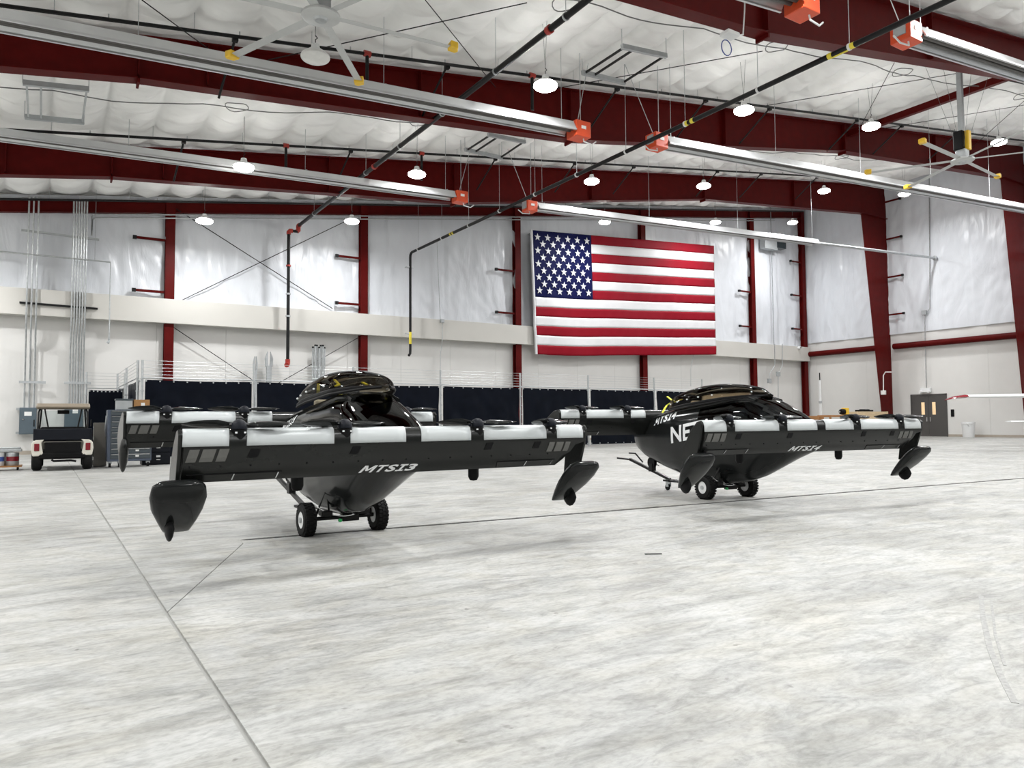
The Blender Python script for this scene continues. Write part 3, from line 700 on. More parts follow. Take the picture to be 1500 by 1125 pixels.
# disconnect box
a, b = onY(28.5, 597, 36.95), onY(53, 636, 36.95)
t = thing('disconnect_box', 'blue-grey electrical disconnect box with a white notice on the back wall', 'electrical box', ((a.x + b.x) / 2, 37.1, (a.z + b.z) / 2))
w, hgt = b.x - a.x, a.z - b.z
MB().box((0, 0, 0), (w, .3, hgt)).build('enclosure', 'box_grey', t, bev=.015)
MB().box((0, -.155, 0), (w - .05, .012, hgt - .05)).build('door', 'box_grey', t, bev=.004)
MB().box((0, -.165, .27 * hgt), (.26, .008, .17)).build('notice', 'white_plate', t)
MB().lathe([(.03, 0), (.03, .05), (.02, .06)], (-.27 * w, -.21, .06), 'Y', 10).build('latch', 'chrome', t)
for z in (-.45, .45): MB().bar((-w / 2 - .12, .2, z * hgt), (w / 2 + .05, .2, z * hgt), .08, .1).build('channel', 'galv_dull', t)
# suspended conduit with hook
p, q, s = onY(-10, 374.5, 36.3), onY(162, 384, 36.3), onY(163, 498, 36.3)
t = thing('hanging_conduit', 'thin grey conduit running level then dropping to a hook by the column', 'conduit', tuple(q))
MB(q).tube([(q.x - 9, q.y, q.z), q, (q.x, q.y, s.z)], .035, 8).build('conduit', 'galv', t)
MB(q).tube([(q.x, q.y, s.z + .05), (q.x, q.y, s.z - .05), (q.x - .03, q.y - .1, s.z - .14), (q.x - .06, q.y - .2, s.z - .12)], .045, 8).build('hook', 'galv_dull', t)
for dx in (-.6, -6.5): MB(q).tube([(q.x + dx, q.y, q.z), (q.x + dx, q.y, roof(q.x + dx))], .01, 5).build('hanger_rod', 'galv', t)
# level conduit under the end wall rafter
o = thing('level_conduit', 'pair of pale conduits running along the top of the back wall', 'conduit', (1.6, 36.78, roof(1.6) - 1.0))
for dz in (0, .16):
    MB().tube([(0, 0, -.8 - dz), (0, 0, -.1 - dz), (.12, 0, .0 - dz), (46, 0, .138 * 46 - dz)], .035, 7).build('conduit', 'galv', o, smooth=True)
# stub posts behind the fence, conduit bundle with black caps
for px, py, w, lab in ((394, 515, .22, 'pale square stub post with an open jaw top behind the fence'), (374, 522, .12, 'slim pale post with a jaw top beside the fence post')):
    p = onY(px, py, 37.0); t = thing('stub_post', lab, 'post', (p.x, 37.0, 0))
    MB().box((0, 0, (p.z - .7) / 2), (w, .2, p.z - .7)).build('post', 'galv_dull', t)
    for s in (-1, 1):
        MB().prism([(s * w * .2, p.z - .75), (s * w * .75, p.z - .75), (s * w * .85, p.z - .35), (s * w * .3, p.z), (s * w * .3, p.z - .45)], 'Y', -.08, .08).build('jaw', 'galv_dull', t)
p = onY(467, 506, 37.0); t = thing('conduit_stack', 'group of open grey conduits with black caps standing against the back wall', 'conduit', (p.x, 37.0, 0))
for k in range(7):
    x = -.3 + .1 * k; hgt = p.z - .1 * (k % 3 == 0)
    c = MB().tube([(x, -.06 * (k % 2), 0), (x, -.06 * (k % 2), hgt)], .048, 8).build('conduit', 'galv', t, smooth=True)
    MB().lathe([(.055, hgt - .05), (.055, hgt + .03)], (x, -.06 * (k % 2), 0), 'Z', 8).build('cap', 'black_pipe', c)
# vertical wall cables
def wire(lab, pts, YY=None, XX=None, r=.02, mt='galv', extra=None):
    P = [onY(a, b, YY) if YY else onX(a, b, XX) for a, b in pts]
    t = thing('wall_conduit', lab, 'conduit', tuple(P[-1])); MB(P[-1]).tube(P, r, 6).build('conduit', mt, t)
    if extra:
        p = P[-1] if extra[1] is None else P[extra[1]]
        MB(P[-1]).box(p, extra[0]).build('junction_box', extra[2], t, bev=.01)
    return t
wire('thin grey cable down the insulation to the band beside the hooked gas pipe', [(640, 352), (645, 468), (648, 470)], 36.7, extra=((.22, .1, .2), -1, 'galv_dull'))
wire('thin conduit below the band leading down behind the fence post', [(648, 470), (648, 500), (645, 520), (645, 548)], 36.7)
wire('thin conduit right of the flag running from band to junction box', [(1135, 504), (1135, 535), (1127, 548), (1127, 558)], 36.75, r=.03, extra=((.35, .15, .35), -1, 'galv_dull'))
wire('thin conduit beside it ending at the second junction box', [(1146, 504), (1146, 535), (1140, 548), (1140, 600)], 36.75, r=.03, extra=((.35, .15, .35), 2, 'galv_dull'))
wire('conduit down the insulated right wall to a box above the rail', [(1361, 250), (1362, 452), (1358, 457), (1354, 458)], None, XR - .22, r=.035, extra=((.2, .3, .3), -1, 'galv_dull'))
wire('conduit from the wall box down to the exit lamp over the double door', [(1354, 458), (1357, 568)], None, XR - .2, r=.035)
wire('conduit across the flank of the tapered column', [(1306, 545), (1297, 545), (1294, 550), (1294, 575)], None, XR - 1.4, r=.035, mt='white_plate', extra=((.2, .3, .3), -1, 'white_plate'))
wire('thin conduit under the flag dropping to the fence', [(1016, 520), (1012, 540), (1012, 566)], 36.9)
# exhaust fan box on the back wall, security camera
a, b = onY(1118, 347, 36.8), onY(1148, 369, 36.8)
t = thing('exhaust_fan', 'galvanised exhaust fan box with a dark screen high on the back wall', 'exhaust fan', ((a.x + b.x) / 2, 36.9, (a.z + b.z) / 2))
w, hgt = b.x - a.x, a.z - b.z
MB().box((-w * .18, 0, 0), (w * .62, .5, hgt)).build('housing', 'galv_dull', t, bev=.02)
MB().box((w * .3, -.05, .1 * hgt), (w * .42, .55, hgt * .78)).build('screen', 'dark_glass', t, bev=.02)
MB().bar((0, .1, hgt / 2), (0, .1, hgt / 2 + 3.0), .05, .05).build('conduit', 'galv', t); MB().bar((0, .1, -hgt / 2), (0, .1, 7.0 - (a.z + b.z) / 2), .05, .05).build('conduit', 'galv', t)
p = onY(1171, 509.5, 36.7); t = thing('security_camera', 'small white security camera on the corner of the cream band', 'camera', tuple(p))
MB().lathe([(.1, -.12), (.12, 0), (.12, .1)], (0, 0, 0), 'Y', 12).build('body', 'white', t, smooth=True); MB().lathe([(.06, -.14), (.07, -.1)], (0, 0, 0), 'Y', 10).build('lens', 'dark_glass', t)
# double door
p0, p1 = onX(1334, 577.5, XR), onX(1387, 577, XR)
ya, yb, dz = p1.y, p0.y, (p0.z + p1.z) / 2
d1 = struct(MB((XR, (ya + yb) / 2, 0)).box2((XR - .06, ya, 0), (XR + .02, ya + .07, dz)).box2((XR - .06, yb - .07, 0), (XR + .02, yb, dz)).box2((XR - .06, ya, dz - .07), (XR + .02, yb, dz)).build('door_1', 'door'), 'dark taupe double door with two narrow lit windows')
d1.location = (XR, (ya + yb) / 2, 0)
hw = (yb - ya) / 2 - .075
for s in (-1, 1):
    lf = MB().box((-.02, s * (hw / 2 + .004), dz / 2 - .03), (.05, hw - .008, dz - .09)).build('door_leaf', 'door', d1)
    MB().box((-.05, s * hw * .32, dz * .66), (.02, .22, .86)).build('vision_panel', 'door_glass', lf)
    MB().box((-.06, s * .12, dz * .40), (.06, .06, .3)).build('handle', 'chrome', lf)
# wall switch, exit lamp
o = tag(MB().box((0, 0, 0), (.05, .22, .5)).build('wall_switch', 'matte_black', bev=.02), 'small black switch plate beside the double door', 'switch'); o.location = tuple(onX(1395.3, 605, XR - .02))
p = onX(1356, 571.5, XR - .12); t = thing('exit_lamp', 'small white twin head exit lamp above the double door', 'exit lamp', tuple(p))
MB().box((0, 0, 0), (.2, .7, .3)).build('body', 'white', t, bev=.03)
for s in (-1, 1): MB().lathe([(.08, -.1), (.11, .0), (.11, .06)], (-.15, s * .28, -.12), 'X', 10).build('lamp_head', 'white', t, smooth=True)
# white sensor and blue coil under the rafter
p = onY(1069, 51, FR[2] - .3); t = thing('rafter_sensor', 'small white sensor box with a coil of blue cable under the rafter', 'sensor', tuple(p))
MB().box((0, 0, 0), (.42, .3, .1)).build('body', 'white', t, bev=.02)
MB().tube([(-.12 + .17 * math.cos(a * PI / 8), .02 * math.sin(a * .2), -.36 + .2 * math.sin(a * PI / 8)) for a in range(17)], .014, 5).build('cable_coil', 'blue_cable', t, smooth=True)
MB().tube([(.2, 0, .02), (.5, 0, .15), (.7, .1, .9), (.85, .15, 2.2)], .02, 6).build('feed_cable', 'white', t, smooth=True)
# ================================================================ AIRCRAFT
SEC = [(-1.62, .80, 1.13, .24), (-1.55, .75, 1.17, .29), (-1.3, .645, 1.32, .335), (-1.0, .50, 1.475, .355), (-.75, .385, 1.575, .365), (-.45, .285, 1.58, .37),
       (0, .222, 1.525, .37), (.5, .222, 1.47, .36), (1.0, .29, 1.41, .335), (1.5, .40, 1.32, .295), (2.0, .55, 1.19, .24), (2.25, .68, 1.11, .17), (2.36, .82, 1.04, .07)]
def sec(y):
    y = max(SEC[0][0], min(SEC[-1][0], y))
    for a, b in zip(SEC, SEC[1:]):
        if a[0] <= y <= b[0]:
            t = (y - a[0]) / (b[0] - a[0]); return [a[i] + (b[i] - a[i]) * t for i in (1, 2, 3)]
def sgnpow(c, p): return math.copysign(abs(c) ** p, c)
def sec_pt(y, th):
    zb, zt, hw = sec(y); zm = zb + .60 * (zt - zb)
    c, s = math.cos(th), math.sin(th)
    if s >= 0: return Vector((hw * sgnpow(c, 2 / 2.9), y, zm + (zt - zm) * sgnpow(s, 2 / 2.9)))
    return Vector((hw * sgnpow(c, 2 / 2.0), y, zm + (zm - zb) * sgnpow(s, 2 / 2.0)))
def side_x(y, z):
    zb, zt, hw = sec(y); zm = zb + .60 * (zt - zb)
    if z >= zm: return hw * max(0, 1 - min(1, (z - zm) / (zt - zm)) ** 2.9) ** (1 / 2.9)
    return hw * max(0, 1 - min(1, (zm - z) / (zm - zb)) ** 2) ** .5
FRONT = [(0.0, 1.199), (-.018, 1.203), (-.055, 1.186), (-.082, 1.14), (-.090, 1.068), (-.078, .98), (-.045, .885), (.06, .775)]
BACK = [(.078, .78), (.06, .885), (.045, 1.0), (.035, 1.1), (.018, 1.17)]
def prof_y(L, z):
    L = sorted(L, key=lambda q: q[1])
    if z <= L[0][1]: return L[0][0]
    for a, b in zip(L, L[1:]):
        if a[1] <= z <= b[1] and b[1] > a[1]: return a[0] + (b[0] - a[0]) * (z - a[1]) / (b[1] - a[1])
    return L[-1][0]
FR_ = FRONT[1:]
def front_y(z): return prof_y(FR_, z)
def back_y(z): return prof_y(BACK, z)

def wing(root, yc, dz, fuselage_gap):
    cut = [(-2.03, .775), (1.72, .775), (1.78, .84), (1.90, 1.0), (1.96, 1.01), (2.03, 1.03)]
    xs = sorted([c[0] for c in cut] + [-1.5, -1, -.5, 0, .5, 1, 1.4, 1.84])
    def zmin(x):
        for a, b in zip(cut, cut[1:]):
            if a[0] <= x <= b[0]: return a[1] + (b[1] - a[1]) * (x - a[0]) / (b[0] - a[0])
    rings = []
    for x in xs:
        zm = zmin(x); g = []
        for y, z in FRONT: g.append(Vector((x, yc + (y if z >= zm else front_y(zm)), dz + max(z, zm))))
        for y, z in BACK: g.append(Vector((x, yc + (y if z >= zm else back_y(zm)), dz + max(z, zm))))
        rings.append(g)
    w = MB().loft(rings).build('front_wing' if yc < 0 else 'rear_wing', 'wing', root, smooth=True)
    # white leading edge panels
    pts = [(.012, 1.194), (-.004, 1.204), (-.020, 1.209), (-.059, 1.191), (-.087, 1.142), (-.0955, 1.068)]
    rng = [(-2.02, -1.67), (-1.53, -.79), (-.64, -.10), (.06, .60), (.75, 1.52), (1.66, 2.015)] if not fuselage_gap else [(-2.02, -1.67), (-1.53, -.79), (-.64, -.33), (.33, .60), (.75, 1.52), (1.66, 2.015)]
    for a, b in rng:
        def fn(u, v, a=a, b=b):
            k = v * (len(pts) - 1); i = min(int(k), len(pts) - 2); t = k - i
            y = pts[i][0] * (1 - t) + pts[i + 1][0] * t; z = pts[i][1] * (1 - t) + pts[i + 1][1] * t
            return (a + (b - a) * u - .022 * v, yc + y, dz + z)
        MB().grid(fn, 6, 10).build('leading_edge_panel', 'wing_white', root, smooth='all', solid=.004)
    # things printed or fitted on the underside: quads following the skin
    def decal(name, x0, x1, z0, z1, mt, slant=.03, off=.004):
        def fn(u, v):
            z = z0 + (z1 - z0) * v
            return (x0 + (x1 - x0) * u + slant * (v - .5), yc + front_y(z) - off, dz + z)
        return MB().grid(fn, 1, 3).build(name, mt, root, solid=.003)
    for x0, x1 in ((-2.0, -1.925), (-1.90, -1.80), (-1.775, -1.70), (1.53, 1.60), (1.625, 1.72), (1.745, 1.81)):
        decal('grip_patch', x0, x1, .945 if x0 < 0 else .93, 1.045 if x0 < 0 else 1.03, 'patch')
    for x in (-1.49, -.61, .79, 1.38): decal('access_hatch', x - .04, x + .04, .97, 1.04, 'matte_black')
    m = MB()
    for k in range(16):
        x = -1.98 + .235 * k; m.box((x, yc + front_y(.905) - .002, dz + .905), (.012, .006, .012))
    m.build('fastener_row', 'matte_black', root)['kind'] = 'stuff'
    # elevons: outlined by a gap
    for x0, x1 in ((-1.98, -1.25), (.95, 1.66)):
        e = decal('elevon', x0, x1, .779, .838, 'wing', slant=-.02, off=.006)
        m = MB()
        m.box(((x0 + x1) / 2, yc + front_y(.843) - .003, dz + .843), (x1 - x0 + .02, .01, .007)); m.build('hinge_gap', 'matte_black', e)
        for x in (x0 + .35, x1 - .02): MB().bar((x, yc + front_y(.84) - .01, dz + .84), (x - .01, yc + front_y(.79) - .015, dz + .79), .01, .008).build('hinge_horn', 'chrome', e)
    return w

def blade_mesh(flip):
    rings = []
    for r, c, tw in ((.045, .035, 50), (.09, .06, 46), (.16, .12, 40), (.26, .12, 36), (.36, .088, 32), (.42, .036, 24), (.434, .010, 22)):
        a = R(tw) * 0.8; g = []
        for u, t in ((-.5, 0), (-.2, .007), (.2, .006), (.5, 0), (.2, -.002), (-.2, -.003)):
            y = u * c; z = t * (c / .066)
            g.append(Vector((r, y * math.cos(a) - z * math.sin(a), y * math.sin(a) + z * math.cos(a) + .012 * r)))
        rings.append(g)
    return MB().loft(rings)

def winglets(root, yc, dz):
    for s in (-1, 1):
        if yc < 0:
            poly = [(-1.80, 1.16), (-1.765, 1.205), (-1.70, 1.19), (-1.58, 1.08), (-1.44, .88), (-1.40, .60), (-1.56, .58), (-1.70, .80), (-1.77, 1.0)]
            MB().prism(poly, 'X', s * 2.035, s * 2.068).build('tip_plate', 'wing', root, bev=.008)
            d = Vector((0, .723, -.691)); n = Vector((0, -.691, -.723)); o = Vector((s * 2.04, -1.815, .795))
            rings = []
            for q, hw, th, sh in ((0, .12, .015, .01), (.015, .165, .04, .01), (.06, .198, .058, .01), (.17, .213, .066, 0), (.32, .195, .062, -.01), (.46, .155, .052, -.025), (.58, .115, .036, -.035), (.625, .10, .012, -.04)):
                c = o + d * q; g = []
                for j in range(20):
                    a = 2 * PI * j / 20
                    g.append(c + Vector((hw * sgnpow(math.cos(a), .62) - s * sh * -1, 0, 0)) + n * th * sgnpow(math.sin(a), .8))
                rings.append(g)
            pad = MB().loft(rings).build('tip_float', 'hull', root, smooth=True)
            c = o + d * .52 + n * .05 + Vector((s * .03, 0, 0))
            m = MB(); m.lathe([(.005, -1), (.45, -.86), (.8, -.5), (1, 0), (.8, .5), (.45, .86), (.005, 1)], (0, 0, 0), 'Z', 12)
            m.v = [tuple(c + Vector((p[0] * .036, p[1] * .115, p[2] * .105))) for p in m.v]
            m.build('float_skid', 'matte_black', pad, smooth='all')
        else:
            poly = [(-.08, 1.36), (-.03, 1.40), (.12, 1.38), (.40, 1.24), (.52, 1.08), (.44, .93), (.22, .86), (.02, .95), (-.06, 1.1)]
            MB().prism([(yc + y, z) for y, z in poly], 'X', s * 2.035, s * 2.068).build('tip_plate', 'wing', root, bev=.008)
            m = MB(); m.lathe([(.005, -1), (.35, -.92), (.62, -.7), (.9, -.3), (1, .1), (.9, .5), (.6, .85), (.2, 1)], (0, 0, 0), 'Z', 14)
            m.v = [(s * 2.05 + p[0] * .055, yc + .02 + p[1] * .10 + p[2] * -.05, .885 + p[2] * .205) for p in m.v]
            m.build('tip_paddle', 'wing', root, smooth='all')

def aircraft(label, loc, yaw, scale, reg, open_deg, slide, angles):
    t = thing('aircraft', label, 'aircraft', loc, R(yaw), 'tandem wing electric aircraft')
    t.scale = (scale,) * 3
    # fuselage shell: dark hull, separate window glazing
    ys = [SEC[0][0] + (SEC[-1][0] - SEC[0][0]) * k / 60 for k in range(61)]; n = 40
    V = [sec_pt(y, 2 * PI * j / n) for y in ys for j in range(n)]
    hf, wf = [], []
    for i in range(60):
        for j in range(n):
            q = (i * n + j, i * n + (j + 1) % n, (i + 1) * n + (j + 1) % n, (i + 1) * n + j)
            c = sum((V[k] for k in q), Vector()) / 4; zt = sec(c.y)[1]
            glassy = (c.z > 1.165 and -1.56 < c.y < .30 and c.z < zt - .10 - max(0, c.y) * .0) or (-1.50 < c.y < -.84 and c.z > 1.16 and c.z > zt - .17 and abs(c.x) < .26)
            (wf if glassy else hf).append(q)
    hf += [tuple(range(n))[::-1], tuple(60 * n + j for j in range(n))]
    h = MB(); h._add(V, hf); h.build('hull', 'hull', t, smooth=True)
    g = MB(); g._add(V, wf); g.build('windscreen', 'windshield', t, smooth='all')
    # cockpit tub keeps the glazing dark, seat and head rest
    MB().box((0, -.35, .98), (.5, 1.5, .12)).build('cockpit_floor', 'matte_black', t)
    MB().loft([[Vector((x, y, z)) for x, y, z in ((-.2, .55 + dy, .75 + zz), (.2, .55 + dy, .75 + zz), (.2, .68 + dy, .75 + zz), (-.2, .68 + dy, .75 + zz))] for zz, dy in ((0, -.15), (.5, .0), (.66, .10))]).build('seat_back', 'seat', t, bev=.03)
    MB().box((-.0, .70, 1.46), (.24, .1, .14)).build('head_rest', 'seat', t, bev=.03)
    # canopy bubble hinged at the front
    y0, z0, Lc = -.88 + slide[0], 1.585 + slide[1], 1.98
    al = math.atan2(-.165, 1.95); op = R(open_deg)
    def can(u, th, off=0.0):
        w = .352 * min(1, u / .34 + .02) ** .55 * (1 - .22 * max(0, (u - .6) / .4) ** 2) + off
        hgt = .31 * math.sin(PI * min(1, .05 + u * .70)) ** .85 * min(1, u / .12 + .15) + off
        y = u * Lc; x = w * sgnpow(math.cos(th), .8); z = hgt * abs(math.sin(th)) ** .85
        a = al + op
        return Vector((x, y0 + y * math.cos(a) - z * math.sin(a), z0 + y * math.sin(a) + z * math.cos(a)))
    bub = MB().grid(lambda u, v: can(u, PI * v), 36, 24)
    k = len(bub.v); bub._add([can(1.0, PI * j / 24) for j in range(25)] + [can(1.03, PI * j / 24) * .0 + (can(1.0, 0) + can(1.0, PI)) / 2 + (can(1.0, PI * j / 24) - (can(1.0, 0) + can(1.0, PI)) / 2) * .72 + Vector((0, .035, 0)) for j in range(25)] , [(j, j + 1, 26 + j, 25 + j) for j in range(24)])
    bub = bub.build('canopy', 'canopy_glass', t, smooth='all')
    fm = MB()
    for side in (0, 1):
        fm.grid(lambda u, v, side=side: can(u, (v * (.13 - .05 * u)) if side == 0 else PI - v * (.13 - .05 * u), .004), 30, 3)
    fm.build('canopy_frame', 'matte_black', bub, smooth='all', solid=.01)
    for side in (0, PI):
        MB().tube([can(k / 24, side, .003) + Vector((0, 0, -.012)) for k in range(25)], .016, 6).build('canopy_rim', 'matte_black', bub, smooth=True)
        for u in (.42, .58, .72, .86, .97):
            p = can(u, abs(side - .28), .012); m = MB(); m.lathe([(.003, -.012), (.013, -.006), (.013, .006), (.003, .012)], p, 'Z', 8); m.build('rim_stud', 'white', bub)
    # sill beam under the canopy
    for s in (-1, 1):
        pts = []
        for k in range(22):
            y = -.85 + 2.9 * k / 21; zt = sec(y)[1]; z = zt - .055; pts.append(Vector((s * (side_x(y, z) + .004), y, z)))
        MB().tube(pts, .03, 8).build('sill_rail', 'hull', t, smooth=True)
    # lettering on the left flank
    vs, fs = text_polys('NETAIR', bold=.035)
    m = MB(); m._add([(-(side_x(.98 - 1.42 * u, z) + .006), .98 - 1.42 * u, z) for u, z in ((u, .83 + .205 * u + .27 * v) for u, v in vs)], fs); m.build('flank_lettering', 'letter', t)
    vs, fs = word_polys(reg)
    for sd in (-1,):
        m = MB(); m._add([(sd * (side_x(1.50 - .60 * u, z) + .006), 1.50 - .60 * u, z) for u, z in ((u, 1.12 + .12 * u + .14 * v) for u, v in vs)], fs); m.build('deck_lettering', 'letter', t)
    # wings, tips, lettering
    wing(t, -1.72, 0.0, False); wing(t, 1.74, .19, True)
    winglets(t, -1.72, 0); winglets(t, 1.74, .19)
    vs, fs = word_polys(reg, shear=.45)
    m = MB(); m._add([(-.535 + .575 * u, -1.72 + front_y(.793 + .066 * v) - .005, .793 + .066 * v) for u, v in vs], fs); m.build('wing_lettering', 'letter', t)
    # fairing where the rear wing meets the body
    m = MB(); m.lathe([(.01, -1), (.5, -.85), (.9, -.4), (1, 0), (.9, .4), (.5, .85), (.01, 1)], (0, 0, 0), 'Y', 20)
    m.v = [(p[0] * .30, 1.86 + p[1] * .34, 1.17 + p[2] * .20) for p in m.v]; m.build('wing_fairing', 'hull', t, smooth='all')
    # motors and propellers
    bm_ = None
    for wi, (yc, dz) in enumerate(((-1.72, 0), (1.74, .19))):
        for i, x in enumerate((-1.6, -.69, .69, 1.6)):
            nc = MB().lathe([(.012, 1.03), (.045, 1.10), (.062, 1.16), (.062, 1.195), (.05, 1.205)], (x, yc - .035, dz), 'Z', 14).build('motor_nacelle', 'matte_black', t, smooth=True)
            for s in (-1, 1): MB().box((x + s * .035, yc - .035 - .054, dz + 1.175), (.016, .01, .014)).build('bolt', 'white', nc)
            hb = MB().lathe([(.062, 0), (.064, .02), (.06, .045), (.045, .07), (.02, .083), (.003, .086)], (0, 0, 0), 'Z', 16).build('propeller_hub', 'navy_black', t, smooth=True)
            hb.location = (x, yc - .035, dz + 1.198); hb.rotation_euler = (R(-6), 0, R(angles[wi * 4 + i]))
            for k in range(2):
                if bm_ is None: b = blade_mesh(False).build('blade', 'hull', hb, smooth='all'); bm_ = b.data
                else: b = bpy.data.objects.new('blade', bm_); C.objects.link(b); b.parent = hb
                b.location = (0, 0, .044); b.rotation_euler = (0, 0, PI * k)
                MB().box((.06, 0, .05), (.03, .02, .014)).build('blade_grip', 'chrome', hb).rotation_euler = (0, 0, PI * k)
    # landing skids behind the front wing
    for s in (-1, 1):
        m = MB(); m.lathe([(.01, -1), (.7, -.93), (1, -.6), (1, .5), (.75, .9), (.1, 1)], (0, 0, 0), 'Z', 12)
        m.v = [(s * .95 + p[0] * .06, -1.24 + p[1] * .05, .735 + p[2] * .115) for p in m.v]
        k = m.build('landing_skid', 'matte_black', t, smooth=True)
        MB().tube([(s * .95, -1.24, .80), (s * .95, -1.5, .90), (s * .93, -1.64, .95)], .03, 8).build('skid_arm', 'matte_black', k)
    return t
a1 = aircraft('black tandem wing aircraft lettered MTSI3 with its smoked canopy raised', (2.9, 8.12, 0), 1.7, 1.0, 'MTSI3', 0.0, (-.22, .035), [-12, 12, -8, 28, 10, -14, 20, -30])
a2 = aircraft('black tandem wing aircraft lettered MTSI4 with yellow strap at its canopy', (9.27, 8.15, 0), -6.1, 1.03, 'MTSI4', -.6, (0, -.01), [25, 8, 14, -10, 18, 12, -20, 10])

# ---------------------------------------------------------------- dollies under them
def wheel(t, x, y, r, w, s):
    ty = MB().lathe([(r * .52, -w / 2), (r * .86, -w / 2), (r * .97, -w * .36), (r, -w * .2), (r, w * .2), (r * .97, w * .36), (r * .86, w / 2), (r * .52, w / 2)], (x, y, r), 'X', 30, loop=True)
    for k in range(26):
        a = 2 * PI * k / 26
        for dx, da in ((-.3, 0), (0, .12), (.3, 0)):
            ty.box((x + dx * w, y + (r + .001) * math.cos(a + da), r + (r + .001) * math.sin(a + da)), (w * .24, .028, .012), rx=a + da + PI / 2)
    o = ty.build('tyre', 'tyre', t, smooth=True)
    MB().lathe([(r * .53, -w * .44), (r * .49, -w * .46), (r * .42, -w * .30), (r * .15, -w * .26), (r * .15, w * .26), (r * .42, w * .30), (r * .49, w * .46), (r * .53, w * .44)], (x, y, r), 'X', 24).build('rim', 'white', o, smooth=True)
    MB().lathe([(.004, -.03), (.03, -.03), (.03, .03), (.004, .03)], (x + s * w * .36, y, r), 'X', 12).build('hub_cap', 'galv', o)
def dolly(label, loc, yaw, scale):
    t = thing('aircraft_dolly', label, 'dolly', loc, R(yaw), 'wheeled aircraft dollies'); t.scale = (scale,) * 3
    for s in (-1, 1): wheel(t, s * .425, .06, .18, .135, s)
    MB().tube([(-.40, .06, .18), (.40, .06, .18)], .024, 10).build('axle', 'steel_black', t, smooth=True)
    MB().box((.08, .06, .175), (.2, .09, .09)).build('axle_block', 'steel_black', t, bev=.01)
    MB().lathe([(.003, 0), (.02, 0), (.02, .03), (.003, .03)], (-.06, -.02, .15), 'Y', 10).build('lock_knob', 'green', t)
    for s in (-1, 1):
        MB().tube([(s * .33, .05, .19), (s * .26, -.10, .52), (s * .16, .05, .19)], .014, 8).build('support_frame', 'steel_black', t)
        MB().box((s * .22, .02, .24), (.12, .14, .06)).build('cradle_pad', 'steel_black', t, bev=.01)
    MB().box((.14, -.02, .33), (.17, .10, .22), ry=R(-28)).build('clamp_block', 'matte_black', t, bev=.02)
    pts = [(x, .0, .197 + .9 * x * x * 1.25) for x in [(-.36 + .06 * k) for k in range(13)]]
    m = MB()
    for a, b in zip(pts, pts[1:]): m.bar(a, b, .05, .008)
    m.build('cradle_strap', 'chrome', t)
    for s in (-1, 1): MB().tube([(s * .12, .06, .19), (s * .05, 1.42, .17)], .018, 8).build('frame_rail', 'steel_black', t)
    MB().box((0, 1.45, .175), (.2, .14, .03)).build('caster_plate', 'steel_black', t)
    fk = MB().box((-.03, 1.5, .115), (.008, .07, .1)).box((.03, 1.5, .115), (.008, .07, .1)).build('caster_fork', 'galv', t)
    MB().lathe([(.01, -.016), (.05, -.018), (.056, -.01), (.056, .01), (.05, .018), (.01, .016)], (0, 1.52, .0565), 'X', 16).build('caster_wheel', 'tyre', fk, smooth=True)
    MB().bar((0, 1.45, .19), (0, 2.62, .49), .045, .045).build('draw_bar', 'steel_black', t)
    MB().tube([(-.05, 2.6, .49), (-.06, 2.95, .50)], .016, 8).build('handle_grip', 'matte_black', t)
    MB().tube([(.05, 2.3, .45), (.05, 2.52, .60), (.05, 2.72, .60)], .014, 8).build('handle_grip', 'matte_black', t)
    wn = MB().lathe([(.02, -.03), (.10, -.03), (.10, -.02), (.05, -.02), (.05, .02), (.10, .02), (.10, .03), (.02, .03)], (0, 1.95, .46), 'X', 18).build('winch', 'matte_black', t, smooth=True)
    MB().box((0, 1.95, .37), (.09, .1, .14)).build('winch_bracket', 'steel_black', t); MB().tube([(.04, 1.95, .46), (.08, 1.85, .40)], .008, 6).build('crank', 'chrome', wn)
    MB().tube([(0, 1.9, .5), (0, 1.9, .56)], .015, 8).build('prop_rod', 'steel_black', t)
    return t
dolly('two wheeled black dolly under the MTSI3 aircraft', (2.9, 8.12, 0), 1.7, 1.0)
dolly('two wheeled black dolly under the MTSI4 aircraft', (9.27, 8.15, 0), -6.1, 1.03)
# yellow straps
def strap(lab, mw_, chains):
    P = [[mw_ @ Vector(p) for p in ch] for ch in chains]
    o = thing('strap', lab, 'strap', tuple(P[0][0]))
    for ch in P:
        m = MB(P[0][0])
        for a, b in zip(ch, ch[1:]): m.bar(a, b, .035, .012)
        m.build('webbing', 'strap', o)
strap('bright yellow strap looped over the rear of the MTSI4 canopy', Matrix.Translation((9.27, 8.15, 0)) @ Matrix.Rotation(R(-6.1), 4, 'Z') @ Matrix.Scale(1.03, 4),
      [[(-.1, 1.36, 1.62), (-.1, 1.22, 1.545), (-.1, 1.16, 1.52), (-.12, .95, 1.56)], [(-.1, 1.22, 1.53), (-.14, 1.32, 1.47), (-.2, 1.30, 1.42), (-.27, 1.28, 1.34)]])
strap('pair of yellow straps seen through the raised smoked canopy', Matrix.Translation((2.9, 8.12, 0)) @ Matrix.Rotation(R(1.7), 4, 'Z'),
      [[(-.1, .62, 1.72), (-.12, .57, 1.64), (-.1, .64, 1.56)], [(-.05, .22, 1.75), (-.02, .15, 1.69), (-.08, .10, 1.67)], [(.1, -.25, 1.70), (.12, -.33, 1.67)]])
